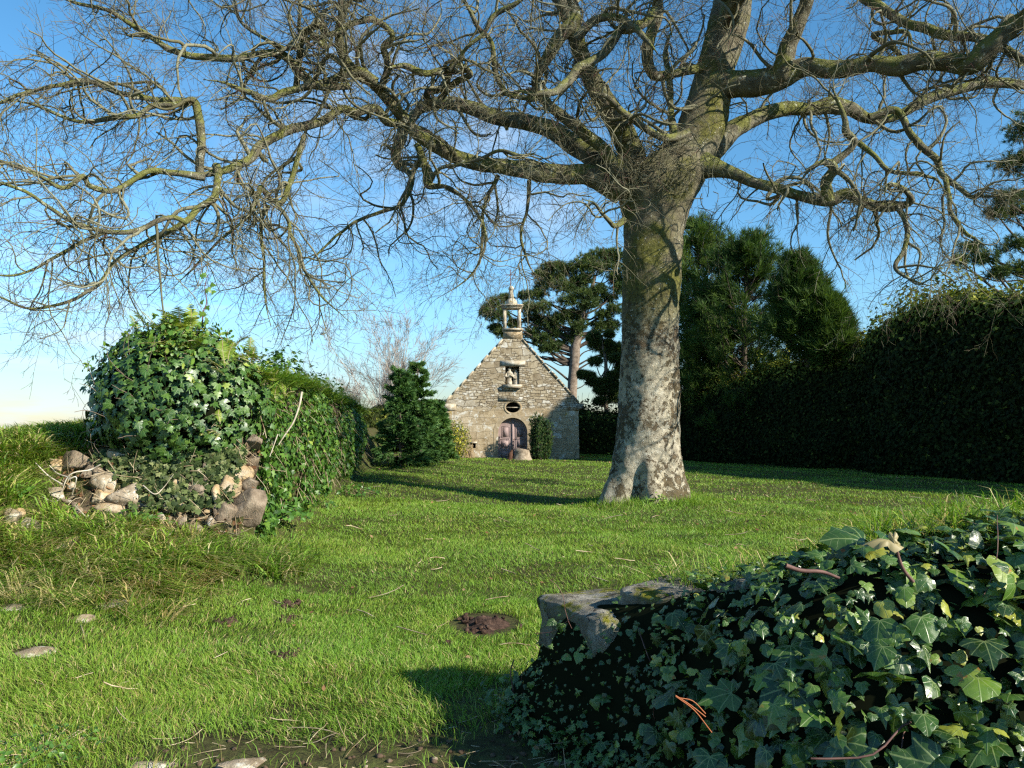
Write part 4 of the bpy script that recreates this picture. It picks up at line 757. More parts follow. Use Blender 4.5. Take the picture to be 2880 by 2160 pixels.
def cypress(label, u, v0, depth, top, half, seed, mat=CYP, lean=0., group=None, tips=8, dens=1., zmin=0.):
    """feathery upswept conifer: top (u, v) and half width in photo px"""
    rg = np.random.default_rng(seed); s = depth / FPX; b = PX(u, v0, depth); b[2] = float(H(b[0], b[1])); tp = PX(top[0], top[1], depth); hh = tp[2] - b[2]; hw = half * s
    t = thing('conifer_tree', b, label, 'tree', group); tr = np.linspace(0, 1, 9)[:, None]; P = b + (tp - b) * tr; P[0, 2] -= .2
    mk('trunk', *tubes(P[None], np.linspace(.20, .03, 9)[None], 8), DBARK, t, smooth=True)
    nb = int(230 * dens); z = zmin + (1 - zmin) * rg.random(nb) ** .8; prof = hw * np.clip(1.16 - z ** 2.6, .14, 1) * rg.uniform(.45, 1.18, nb) * np.minimum(1, .55 + 2 * z); a = rg.uniform(0, 6.283, nb)
    st_ = b + (tp - b) * z[:, None]; D = np.stack([np.cos(a), np.sin(a), rg.uniform(.25, .75, nb)], 1); B = grow(st_, D, prof * 1.15, 9, .07, np.tile([0, 0, .055], (nb, 1)), rg)
    mk('branches', *tubes(B, np.linspace(.03, .008, 9)[None] * np.ones((nb, 1)), 4), DBARK, t)
    m = int(26 * dens); p, d, rr_, idx, tt = spawn(B, np.ones((nb, 9)), m, rg, .25, 1.02, (12, 55)); keep = rg.random(len(p)) < .35 + .65 * tt; p, d = p[keep], unit(d[keep] + [0, 0, .35])
    p = p + rg.normal(0, .10, p.shape); V, L, S, r = tufts(p, d, 11, .46, .022, rg, .36)
    r = np.clip(r * .55 + .35 * (.5 + .5 * fnoise(V, .9, 3)), 0, 1); mk('crown', V, L, S, mat, t, rnd=r); return t
gC = 'conifers behind the hedge to the right of the big tree'
cypress('tall dark conifer rising right beside the big trunk behind the hedge', 1945, 1150, 38, (1965, 640), 200, 11, group=gC)
cypress('dark green conifer with a pointed leader, middle of the clump behind the hedge', 2085, 1150, 34.6, (2100, 690), 200, 12, group=gC)
cypress('yellowish green feathery conifer right of the pointed one behind the hedge', 2305, 1150, 30.4, (2240, 740), 135, 13, group=gC, zmin=.50)
cypress('lower drooping conifer at the open right end of the clump', 2375, 1150, 29.6, (2322, 850), 92, 14, group=gC, zmin=.58)
cypress('low bushy conifer filling the foot of the clump next to the big trunk', 1990, 1150, 36.5, (2010, 830), 140, 15, group=gC)
# young conifer left of the chapel
def crL(x, y): return 980 + .2773 * x, 880 + .2773 * y
def youngfir(label, u, vb, depth, vtop, half, seed):
    rg = np.random.default_rng(seed); s = depth / FPX; b = PX(u, vb, depth); b[2] = float(H(b[0], b[1])); tp = PX(u, vtop, depth); hw = half * s
    t = thing('young_conifer', b, label, 'tree', 'young conifers beside the chapel'); P = b + (tp - b) * np.linspace(0, 1, 7)[:, None]; P[0, 2] -= .15; mk('trunk', *tubes(P[None], np.linspace(.05, .008, 7)[None], 7), DBARK, t)
    nb = 150; z = rg.random(nb); a = rg.uniform(0, 6.283, nb); D = np.stack([np.cos(a), np.sin(a), rg.uniform(-.05, .3, nb)], 1); st_ = b + (tp - b) * (.03 + .95 * z[:, None]); ln = hw * np.clip(1.12 - z, .07, 1) ** .8 * rg.uniform(.65, 1.1, nb)
    B = grow(st_, D, ln, 9, .05, np.tile([0, 0, -.015], (nb, 1)), rg); mk('branches', *tubes(B, np.linspace(.016, .005, 9)[None] * np.ones((nb, 1)), 4), DBARK, t)
    p, d, _, idx, tt = spawn(B, np.ones((nb, 9)), 34, rg, .15, 1., (10, 50)); d[:, 2] = d[:, 2] * .45 - .05; V, L, S, r = tufts(p, unit(d), 8, .20, .028, rg, .30)
    mk('crown', V, L, S, YNG, t, rnd=np.clip(r * .7 + .15 + .25 * fnoise(V, 1.3, 2), 0, 1))
youngfir('young dark green conifer with layered sprays at the end of the left wall', *crL(525, 1590), 27.0, crL(0, 560)[1], 82, 21)
youngfir('young conifer with wispy bare top leaning on the chapel corner', *crL(700, 1520), 28.5, crL(0, 500)[1], 84, 22)
youngfir('low spreading young conifer touching the chapel wall', *crL(900, 1480), 30, crL(0, 900)[1], 60, 23)
# leaf shrub helper: round masses made of small leaves
def shrub(name, label, cat_, c, r, nleaf, size, mat, seed, stems=24, group=None, shell=.55, tem=LF, tf=LFF, rc=(.5, .25)):
    rg = np.random.default_rng(seed); c = np.array(c, float); b = c.copy(); b[2] = float(H(c[0], c[1])); t = thing(name, b, label, cat_, group)
    d = unit(rg.normal(0, 1, (nleaf, 3))); rad = rg.uniform(shell, 1.05, nleaf) * (1 + .3 * fnoise(d * 2 + seed, 1.5, 3)); p = c + d * rad[:, None] * r; k = p[:, 2] > b[2] + .02; p, d = p[k], d[k]
    q = stamp(tem, tf, p, unit(d + rg.normal(0, .5, d.shape)), rg.normal(0, 1, d.shape) + [0, 0, .5], size * rg.uniform(.6, 1.3, len(p)), rg, .15)
    mk('foliage', *q[:3], mat, t, rnd=np.repeat(np.clip(rg.normal(*rc, len(p)), 0, 1), len(tem)), luv=q[3])
    e = c + unit(rg.normal(0, 1, (stems, 3)) + [0, 0, .5]) * r * .85; P = np.stack([b + rg.normal(0, .05, (stems, 3)) * [1, 1, 0] + (e - b) * s_ + rg.normal(0, .03, (stems, 3)) * min(1, s_ * 3) for s_ in np.linspace(0, 1, 6)], 1)
    mk('stems', *tubes(P, np.linspace(.014, .005, 6)[None] * np.ones((stems, 1)), 4), DBARK, t); return t
GOR = foliage('yellow_green_leaf', [(0, (.06, .09, .015)), (.5, (.16, .19, .02)), (.75, (.38, .36, .03)), (1, (.60, .50, .04))], .5, .3, .25)
p = PX(*crL(1080, 1400), 33.5); shrub('flowering_shrub', 'small yellow flecked shrub at the left foot of the chapel', 'shrub', (p[0], 33.5, .95), (.62, .5, .85), 2600, .07, GOR, 31)
STR = foliage('dry_stalk', [(0, (.28, .19, .10)), (1, (.48, .36, .20))], .8, .1, .1)
rg = np.random.default_rng(3); p = cz(395, 1520, 35.1); m = 60; b0 = np.stack([p[0] + rg.normal(0, .13, m), 35.2 + rg.normal(0, .1, m), np.full(m, float(H(p[0], 35.2)))], 1); G = grow(b0, rg.normal(0, .25, (m, 3)) + [0, 0, 1], rg.uniform(.3, .75, m), 6, .08, np.zeros((m, 3)), rg)
V, L, S = tubes(G, np.full((m, 6), .008), 3); tag(mk('dried_plant', V, L, S, STR, rnd=np.full(len(V), .5), loc=(p[0], 35.2, 0)), 'dead straw coloured plant against the chapel wall below the slot', 'plant')
# yew by the door
YW = foliage('yew_sprays', [(0, (.012, .03, .012)), (.5, (.03, .075, .02)), (.85, (.07, .12, .025)), (1, (.20, .09, .04))], .6, .25, .1)
rg = np.random.default_rng(12); yb = cz(968, 1525, 34.6); yx = yb[0]; yzb = float(H(yx, 34.6)); yw = thing('yew_bush', (yx, 34.6, yzb), 'upright dark columnar yew bush close to the right of the chapel door', 'bush')
m = 74; a = rg.uniform(0, 6.28, m); rr_ = np.sqrt(rg.random(m)) * .42; b0 = np.stack([yx + rr_ * np.cos(a) * .75, 34.6 + rr_ * np.sin(a) * .75, np.full(m, yzb)], 1); D = np.stack([np.cos(a) * rr_ * .8, np.sin(a) * rr_ * .8, np.ones(m)], 1)
B = grow(b0, D, rg.uniform(1.2, 2.08, m) * (1.05 - rr_ * .7), 12, .02, np.stack([-.045 * np.cos(a) * rr_ / .4, -.045 * np.sin(a) * rr_ / .4, 0 * a], 1), rg, .3); mk('branches', *tubes(B, np.linspace(.025, .008, 12)[None] * np.ones((m, 1)), 5), DBARK, yw)
p, d, _, _, tt = spawn(B, np.ones((m, 12)), 60, rg, .04, 1., (8, 45)); V, L, S, r = tufts(p + rg.normal(0, .05, p.shape), unit(d * .7 + [0, 0, .8]), 9, .13, .018, rg, .4); mk('foliage', V, L, S, YW, yw, rnd=np.clip(r * .8 + .1, 0, 1))
# ---- bare shrubs / trees far behind
PALE = NT('pale_twigs'); PALE.col(PALE.ramp(PALE.attr('rnd'), [(0, (.24, .19, .165)), (.6, (.38, .34, .29)), (1, (.52, .48, .41))]), .8, .2)
def baretree(label, base, stems, spread, hgt, seed, n1=10, n2=8, up=.05):
    rg = np.random.default_rng(seed); b = np.array(base, float); t = thing('bare_shrub', b, label, 'shrub', 'leafless shrubs behind the chapel garden')
    a = rg.uniform(0, 6.28, stems); D = np.stack([np.cos(a) * spread, np.sin(a) * spread * .6, np.ones(stems)], 1) * rg.uniform(.6, 1, (stems, 1)); D[:, 2] = 1
    A = grow(np.tile(b, (stems, 1)) + rg.normal(0, .15, (stems, 3)) * [1, 1, 0], D, hgt * rg.uniform(.65, 1.05, stems), 12, .06, np.tile([0, 0, up * .3], (stems, 1)), rg); AR = rg.uniform(.03, .06, stems)[:, None] * np.linspace(1, .15, 12)
    q = spawn(A, AR, n1, rg, .2, 1., (18, 45)); B = grow(q[0], q[1] + [0, 0, .2], rg.uniform(.15, .38, len(q[0])) * hgt * (1.1 - q[4] * .6), 8, .07, np.tile([0, 0, up], (len(q[0]), 1)), rg); BR = np.maximum(q[2] * .5, .008)[:, None] * np.linspace(1, .4, 8)
    q = spawn(B, BR, n2, rg, .15, 1., (20, 45)); Cc = grow(q[0], q[1], rg.uniform(.05, .13, len(q[0])) * hgt, 5, .08, np.tile([0, 0, up], (len(q[0]), 1)), rg)
    q2 = spawn(Cc, np.ones((len(q[0]), 5)), 3, rg, .3, 1, (15, 40)); Dd = grow(q2[0], q2[1], np.full(len(q2[0]), .04 * hgt), 3, .05, np.zeros((len(q2[0]), 3)), rg)
    V1 = tubes(A, AR, 5); V, L, S = cat([V1, tubes(B, BR, 4)]); mk('branches', V, L, S, PALE.m, t, rnd=np.full(len(V), .75))
    V, L, S = cat([tubes(Cc, np.full((len(Cc), 5), .0062), 3), tubes(Dd, np.full((len(Dd), 3), .005), 3)]); mk('twigs', V, L, S, PALE.m, t, rnd=np.full(len(V), .25))
p = PX(*crL(440, 1000), 42); baretree('pale leafless many stemmed shrub spreading behind the young conifers', (p[0], 42, float(H(p[0], 42))), 17, .50, 6.4, 5)
p = PX(*crL(180, 1150), 46); baretree('low reddish leafless thicket behind the left wall end', (p[0], 46, float(H(p[0], 46))), 12, .8, 4.2, 6)
p = PX(2380, 1000, 44); baretree('leafless shrub tips showing above the hedge dip', (p[0], 44, float(H(p[0], 44))), 10, .5, 6.4, 7)
# ---------------- hedges ----------------
IV = np.array([[0, 0, 0], [-.30, -.14, -.02], [-.62, .10, -.10], [-.34, .30, 0], [-.46, .56, -.07], [-.18, .62, 0], [0, 1.02, -.12], [.18, .62, 0], [.46, .56, -.07], [.34, .30, 0], [.62, .10, -.10], [.30, -.14, -.02], [0, .42, .05]])
IVF = [[12, i, i + 1] for i in range(0, 11)] + [[12, 11, 0]]
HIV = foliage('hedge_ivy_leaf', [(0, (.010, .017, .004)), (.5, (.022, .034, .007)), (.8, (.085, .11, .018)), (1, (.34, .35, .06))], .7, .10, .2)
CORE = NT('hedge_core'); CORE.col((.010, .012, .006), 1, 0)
def hedge(name, label, pts, nleaf, size, seed, thick=.9, mat=HIV, group=None, bump=.35, stems=0, rc=(.42, .22), toprc=.2, ds=.45, core=CORE, coremat_stone=None, name_core='core', clump=None, topj=0.):
    """pts: (x, y, top z) along the hedge's visible foot line"""
    rg = np.random.default_rng(seed); q = catmull(np.array(pts, float), 10); seg = np.r_[0, np.cumsum(np.linalg.norm(np.diff(q[:, :2], axis=0), axis=1))]; n_ = int(seg[-1] / ds) + 2
    s_ = np.linspace(0, seg[-1], n_); x, y, zt_ = (np.interp(s_, seg, q[:, i]) for i in range(3)); tx, ty = np.gradient(x), np.gradient(y); l = np.hypot(tx, ty); nx, ny = -ty / l, tx / l     # left normal
    prof = []; k = 26
    for i in range(k):
        f = i / (k - 1)
        if f < .42: o, zf = 0 - .12 * math.sin(f / .42 * 3.14), f / .42 * .9
        elif f < .58: a = (f - .42) / .16 * math.pi; o, zf = thick / 2 - thick / 2 * math.cos(a), .9 + .1 * math.sin(a)
        else: o, zf = thick, (1 - f) / .42 * .9
        prof.append((o, zf))
    G = np.zeros((n_, k, 3)); gz = H(x, y)
    for i, (o, zf) in enumerate(prof): G[:, i] = np.stack([x - nx * o * -1 * -1, y - ny * o, gz - .15 + (zt_ - gz + .15) * zf], 1)
    nz = fnoise(G, .8, 4); out = np.stack([nx, ny, 0 * nx], 1)[:, None] * np.where(np.arange(k) < k / 2, 1, -1)[None, :, None]
    G = G + out * (bump * nz)[..., None]; G[..., 2] += bump * .9 * fnoise(G + 3, 1.0, 3) * np.array([zf for o, zf in prof]) ** 2
    mo = [x[0], y[0], float(gz[0])]; t = thing(name, mo, label, 'hedge' if 'hedge' in name else 'wall', group)
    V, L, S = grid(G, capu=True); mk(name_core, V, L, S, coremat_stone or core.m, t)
    p, nr = samples(G, nleaf, rg); ctr = np.stack([x.mean(), y.mean()]); nr = np.where((nr[:, 2:3] < -.2), -nr, nr)
    if clump is not None: kk = fnoise(p * [1, 1, .5], 1.6, 4) + .5 * fnoise(p, 6, 2) > clump; p, nr = p[kk], nr[kk]; nleaf = len(p)
    # leaves face outwards
    j = np.argmin(np.abs(p[:, None, 0] - x[None, ::3]) + np.abs(p[:, None, 1] - y[None, ::3]), 1) * 3; mid_ = np.stack([x[j] - nx[j] * thick / 2, y[j] - ny[j] * thick / 2, (gz[j] + zt_[j]) / 2], 1); sg = np.sign(((p - mid_) * nr * [1, 1, .3]).sum(-1)); nr = nr * np.where(sg == 0, 1, sg)[:, None]
    p = p + nr * rg.uniform(.0, .16, (nleaf, 1)); p[:, 2] += topj * rg.random(nleaf) ** 3 * sstep(.75, 1, (p[:, 2] - gz[j]) / np.maximum(zt_[j] - gz[j], .1)) * (1 + 1.5 * fnoise(p, 2.5, 2)).clip(0, 3)
    e = stamp(IV, IVF, p, unit(nr + rg.normal(0, .45, nr.shape) + [0, 0, .15]), rg.normal(0, .5, nr.shape) + [0, 0, -1.], size * rg.uniform(.6, 1.35, nleaf), rg, .12)
    h_ = (p[:, 2] - gz[j]) / np.maximum(zt_[j] - gz[j], .1); r = np.clip(rg.normal(rc[0], rc[1], nleaf) + toprc * sstep(.7, 1, h_), 0, 1)  # leaf tone rises towards the top: sunlit crest put into the colour
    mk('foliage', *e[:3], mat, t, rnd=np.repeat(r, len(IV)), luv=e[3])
    if stems:
        i_ = rg.choice(nleaf, stems, p=(h_.clip(0, 1) ** 4 / (h_.clip(0, 1) ** 4).sum())); T_ = grow(p[i_], nr[i_] * .6 + rg.normal(0, .4, (stems, 3)) + [0, 0, .7], rg.uniform(.2, .8, stems), 6, .15, np.zeros((stems, 3)), rg)
        V, L, S = tubes(T_, np.full((stems, 6), .008), 3); mk('stems', V, L, S, TWIG, t, rnd=np.full(len(V), .3))
    return t, G, (x, y, zt_, nx, ny, gz)
def hp(u, vt, y): p = PX(u, vt, y); return (p[0], y, p[2])
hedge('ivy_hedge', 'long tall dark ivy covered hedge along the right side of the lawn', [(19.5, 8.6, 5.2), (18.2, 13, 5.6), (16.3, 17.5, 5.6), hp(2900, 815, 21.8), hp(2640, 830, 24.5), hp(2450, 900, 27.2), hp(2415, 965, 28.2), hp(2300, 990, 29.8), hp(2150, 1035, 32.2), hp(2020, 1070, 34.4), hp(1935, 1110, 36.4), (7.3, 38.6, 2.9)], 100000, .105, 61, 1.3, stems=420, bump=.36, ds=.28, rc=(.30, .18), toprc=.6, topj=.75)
hedge('ivy_hedge', 'low dark hedge between the chapel and the big trunk', [(7.6, 41, 2.5), (5.6, 41.2, 2.2), (3.2, 41.6, 2.2), (2.6, 41.7, 2.2)], 11000, .13, 62, .9, stems=160, topj=.4)
hedge('ivy_hedge', 'dark hedge behind the young conifers left of the chapel', [(-3.4, 43, 2.8), (-5.4, 41, 2.6), (-6.4, 37, 2.3), (-6.0, 31, 2.0), (-5.25, 25.7, 1.85)], 14000, .12, 63, 1.0, stems=150)
# ---------------- old wall on the left, its ivy mound, ferns and rubble ----------------
def g2(x, y): return .4882 * x, 860 + .4882 * y            # enlarged left crop
WS = NT('overgrown_wall_stone'); a = WS.vor(3.2, 'DISTANCE_TO_EDGE'); c = WS.ramp(WS.noise(4, 7, .7), [(.3, (.06, .045, .028)), (.5, (.17, .125, .08)), (.68, (.34, .27, .18))])
cc = WS.mix(WS.rng(a, .06, .01), c, (.03, .024, .015)); cc = WS.mix(WS.rng(WS.noise(2.2, 5, .6, stretch=(1, 1, .35)), .46, .58), cc, (.07, .075, .022)); WS.col(cc, .95, .1); WS.bump(WS.math('ADD', WS.rng(a, 0, .12), WS.noise(14, 6, .7)), 1, .06)
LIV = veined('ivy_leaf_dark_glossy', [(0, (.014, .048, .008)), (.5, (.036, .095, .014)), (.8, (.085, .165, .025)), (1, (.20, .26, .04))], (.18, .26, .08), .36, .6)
BIV = foliage('small_bright_wall_leaf', [(0, (.02, .06, .010)), (.5, (.06, .14, .018)), (.85, (.13, .23, .03)), (1, (.24, .31, .05))], .45, .4, .2)
wl, G, wd = hedge('stone_wall', 'old overgrown stone wall running back along the left side of the lawn', [(-4.9, 25.2, 1.95), (-4.6, 23, 2.10), (-4.05, 18, 2.18), (-3.55, 13.6, 2.22), (-3.15, 10.0, 2.16), (-3.10, 9.5, 2.05)], 34000, .068, 71, .95, mat=BIV, bump=.20, clump=-.22, topj=.35, rc=(.40, .25), ds=.16, coremat_stone=WS.m, name_core='stonework', toprc=.2)
rg = np.random.default_rng(72)
# hanging brown stalks and grass cap on the wall
p, nr = samples(G[:, 2:18], 500, rg); k = p[:, 2] > .5; p = p[k]; m = len(p); Dn = np.tile([.35, -.1, -1.], (m, 1)) + rg.normal(0, .25, (m, 3))
T_ = grow(p + [.05, 0, 0], Dn, rg.uniform(.12, .5, m), 5, .12, np.tile([0, 0, -.1], (m, 1)), rg); V, L, S = tubes(T_, np.full((m, 5), .0042), 3); tag(mk('hanging_roots', V, L, S, STRAW, wl, rnd=np.full(len(V), .5)), kind='stuff')
N = 9000; s_ = rg.random(N); s_ = np.clip(np.round(s_ * 260) / 260 + rg.normal(0, .0012, N), 0, 1); x0, y0, z0 = (np.interp(s_ * (len(wd[0]) - 1), np.arange(len(wd[0])), wd[i]) for i in range(3)); off = rg.uniform(-.15, 1.0, N); P = np.stack([x0 - off + .06, y0, z0 + .10 + .10 * fnoise(np.stack([x0, y0, off], 1), 1.2, 3) - .35 * np.abs(off - .42) ** 1.5], 1)
ln = np.stack([np.where(off < .3, rg.uniform(.3, 1.3, N), rg.normal(0, .4, N)), rg.normal(-.1, .35, N), 0 * off], 1)
V, L, S, luv, k = blades(P, rg.uniform(.08, .34, N), .009 + .0009 * y0, ln, rg, 2, .8)
r = np.clip(rg.normal(.45, .25, N), 0, 1); tag(mk('grass_cap', V, L, S, GRASS, wl, rnd=np.repeat(r, k), luv=luv), kind='stuff')
def fern(name, label, base, n_, length, seed, group=None, mat=None, face=(0, -.4, 0)):
    rg = np.random.default_rng(seed); b = np.array(base, float); t = thing(name, b, label, 'fern', group); Ms = []; R_ = []; St = []
    for i in range(n_):
        a = rg.uniform(0, 6.283); d = np.array([math.cos(a) * .75, math.sin(a) * .75, rg.uniform(.5, 1.3)]) + face; ln = length * rg.uniform(.6, 1.1)
        F = grow(b[None] + rg.normal(0, .05, (1, 3)), d[None], np.array([ln]), 22, .03, np.array([[0, 0, -.045]]), rg)[0]; St.append(F)
        tg = unit(np.gradient(F, axis=0)); sd = unit(np.cross(tg, [0, 0, 1.])); q = np.arange(3, 22); w = ln * .27 * np.sin(np.clip((q - 1) / 21, 0, 1) * math.pi * .93 + .12)
        for sgn in (-1, 1):
            c = F[q]; dv = unit(sd[q] * sgn + tg[q] * .35 + rg.normal(0, .07, (len(q), 3))); pw = tg[q] * (ln / 22 * .42); V = np.stack([c - pw, c + dv * (w * .55)[:, None] - pw * .9, c + dv * w[:, None], c + dv * (w * .5)[:, None] + pw * .9, c + pw], 1).reshape(-1, 3)
            Ms.append((V, np.arange(len(V)), np.full(len(q), 5))); R_.append(np.full(len(V), np.clip(rg.normal(.5, .2), 0, 1)))
    V, L, S = cat(Ms); mk('fronds', V, L, S, mat, t, rnd=np.concatenate(R_)); mk('stalks', *tubes(np.array(St), np.full((n_, 22), .0035), 4), STRAW, t); return t
FERN = foliage('fern_frond', [(0, (.10, .16, .015)), (.5, (.19, .27, .03)), (1, (.34, .38, .06))], .5, .3, .3)
# ivy mound
def brk(x, z): return 8.45 + .8 * np.clip((z - .45) / .95, -.2, 1.1) + .10 * ((x + 4.0) / 1.2) ** 2
mc = PX(*[482, 1080], 9.55); mc = np.array([-3.98, 9.55, 1.86]); mr_ = np.array([1.04, .80, .88])
iv = thing('ivy_bush', (mc[0], mc[1], .9), 'big rounded mound of dark glossy ivy on the end of the old wall', 'ivy bush')
tt = np.linspace(0, math.pi, 40); pp = np.arange(64) * 2 * math.pi / 64; T, Pp = np.meshgrid(tt, pp, indexing='ij'); U = np.stack([np.sin(T) * np.cos(Pp), np.sin(T) * np.sin(Pp), np.cos(T)], -1)
sh = 1 + .13 * fnoise(U * 1.3, 1.7, 3)[..., None]; sh = sh * np.where(U[..., 2:] > 0, 1.0, 1.02); body = mc + U * mr_ * sh * .86; body[..., 2] = np.maximum(body[..., 2], .9)
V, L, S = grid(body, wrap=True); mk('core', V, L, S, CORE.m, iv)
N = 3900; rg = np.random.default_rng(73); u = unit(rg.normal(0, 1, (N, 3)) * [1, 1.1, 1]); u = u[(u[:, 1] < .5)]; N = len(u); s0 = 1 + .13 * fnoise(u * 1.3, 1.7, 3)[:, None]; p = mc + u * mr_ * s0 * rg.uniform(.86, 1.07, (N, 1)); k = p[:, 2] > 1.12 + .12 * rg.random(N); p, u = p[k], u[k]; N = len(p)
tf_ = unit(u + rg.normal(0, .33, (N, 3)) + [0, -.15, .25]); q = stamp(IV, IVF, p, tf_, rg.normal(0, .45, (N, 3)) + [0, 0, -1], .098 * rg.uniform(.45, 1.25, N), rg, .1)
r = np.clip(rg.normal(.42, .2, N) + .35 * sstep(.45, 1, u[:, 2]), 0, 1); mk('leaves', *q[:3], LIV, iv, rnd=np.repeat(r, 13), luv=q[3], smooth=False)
m = 60; i_ = rg.choice(N, m); T_ = grow(p[i_], u[i_] + rg.normal(0, .4, (m, 3)) + [0, 0, .3], rg.uniform(.1, .45, m), 7, .2, np.tile([0, 0, -.02], (m, 1)), rg); V, L, S = tubes(T_, np.full((m, 7), .0035), 3); mk('stems', V, L, S, TWIG, iv, rnd=np.full(len(V), .9))
# small leaves hanging below the mound
N = 2400; p = np.stack([rg.uniform(-4.75, -3.05, N), rg.uniform(-.06, .06, N), 1.32 - .62 * rg.random(N) ** 1.5], 1); p[:, 1] += brk(p[:, 0], p[:, 2]) - .08; k = p[:, 2] > .80 + .22 * fnoise(p * [1, 0, 0], 3.0, 3) + .35 * sstep(-3.9, -4.6, p[:, 0]); p = p[k]; N = len(p)
q = stamp(IV, IVF, p, unit(rg.normal(0, .5, (N, 3)) + [0, -1, .3]), rg.normal(0, .6, (N, 3)) + [0, 0, -1], .06 * rg.uniform(.6, 1.3, N), rg, .1)
GIV = foliage('grey_green_ivy', [(0, (.02, .035, .010)), (.5, (.055, .08, .024)), (.85, (.12, .15, .05)), (1, (.22, .22, .10))], .55, .2, .1)
mk('lower_leaves', *q[:3], GIV, iv, rnd=np.repeat(rg.random(N), 13), luv=q[3])
# tall shoot on top with a few leaves
sp_ = path([g2(1165, 130), g2(1170, 40), g2(1190, -20), g2(1180, -110), g2(1200, -180)], 9.5, 5); V, L, S = tubes(sp_[None], np.linspace(.009, .004, len(sp_))[None], 5); mk('shoot', V, L, S, TWIG, iv, rnd=np.full(len(V), 1.))
sl_ = sp_[3::3]; q = stamp(IV, IVF, np.repeat(sl_, 2, 0) + rg.normal(0, .05, (len(sl_) * 2, 3)), rg.normal(0, .4, (len(sl_) * 2, 3)) + [0, -1, .3], rg.normal(0, 1, (len(sl_) * 2, 3)), .07, rg, .1); mk('shoot_leaves', *q[:3], BIV, iv, rnd=np.repeat(rg.uniform(.4, .9, len(sl_) * 2), 13), luv=q[3])
ft = [((1070, 130), .62, 'tall upright fern at the very top of the ivy mound', 8), ((930, 150), .50, 'spreading fern on the ivy mound just left of its top', 11), ((830, 170), .40, 'low fern on the upper left shoulder of the ivy mound', 9), ((1200, 170), .42, 'bushy fern on the ivy mound just right of its top', 9), ((1330, 220), .40, 'fern on the upper right shoulder of the ivy mound', 9), ((1440, 300), .40, 'fern where the ivy mound slopes down to the wall', 10), ((1530, 420), .45, 'bright fern hanging over the lawn side below the wall top', 12), ((1570, 560), .42, 'bright fern low on the lawn side of the wall end', 11), ((1640, 500), .36, 'fern on the wall behind the pale leaning stick', 9), ((650, 250), .28, 'tiny fern at the upper left edge of the ivy mound', 6), ((1240, 700), .22, 'small yellow fern inside the lower right of the ivy mound', 5), ((1000, 210), .42, 'fern on the ivy mound directly below its top', 9), ((1130, 230), .40, 'fern tucked in below the tall shoot on the ivy mound', 9), ((1280, 330), .34, 'small fern on the sunny right front of the ivy mound', 7)]
ft += [((1690 + 60 * j, 420 + 22 * j), .34, lb, 8) for j, lb in enumerate(['fern on the wall top above the long pale stick', 'second fern along the wall top past the pale stick', 'third fern along the wall top past the pale stick', 'fourth fern along the wall top past the pale stick', 'farthest fern on top of the old wall'])]
for i, ((x, y), ln, lab, k) in enumerate(ft):
    u_p, v_p = g2(x, y); dpt = 9.45 if x < 1480 else (9.3 + (x - 1480) * .01 if x < 1680 else 13.2 + (x - 1690) * .024)
    if x in (1240, 1280): dpt = 8.85
    if x in (1000, 1130): dpt = 9.05
    fern('fern', lab, PX(u_p, v_p + (12 if y > 260 else 22), dpt), k + 3, ln * .78, 200 + i, 'ferns on the ivy mound and wall', FERN)
# small leaf shrublets on top of the mound
N = 1300; u = unit(rg.normal(0, 1, (N, 3)) + [.15, -.1, .9]); u = u[u[:, 2] > .3]; N = len(u); p = mc + u * mr_ * (1 + .13 * fnoise(u * 1.3, 1.7, 3)[:, None]) * rg.uniform(.95, 1.16, (N, 1))
q = stamp(LF, LFF, p, unit(u + rg.normal(0, .6, u.shape)), rg.normal(0, .6, u.shape) + [0, 0, .8], .065 * rg.uniform(.6, 1.3, N), rg, .1); mk('top_leaves', *q[:3], GOR_ if False else BIV, iv, rnd=np.repeat(np.clip(rg.normal(.65, .2, N), 0, 1), 7), luv=q[3])
# rubble stones: (x, y, w, h) in the crop, description, tone
TAN = NT('tan_broken_stone'); c = TAN.ramp(TAN.noise(4, 6, .65), [(.3, (.27, .16, .07)), (.5, (.45, .32, .17)), (.7, (.60, .50, .36))]); oi = TAN.n('ShaderNodeObjectInfo').outputs['Random']; c = TAN.mix(TAN.rng(oi, .2, 1), c, TAN.mix(1., c, (.75, .78, .85), 'MULTIPLY')); c = TAN.mix(TAN.rng(TAN.noise(10, 5, .7), .58, .66, 0, .5), c, (.10, .075, .05)); TAN.col(c, .92, .15); TAN.bump(TAN.noise(24, 6, .75), .8, .025)
BRN = NT('brown_weathered_stone'); BRN.col(BRN.ramp(BRN.noise(5, 6, .7), [(.3, (.08, .06, .04)), (.55, (.24, .185, .13)), (.75, (.42, .35, .26))]), .9, .2); BRN.bump(BRN.noise(18, 6, .75, stretch=(2, 2, .6)), .9, .03)
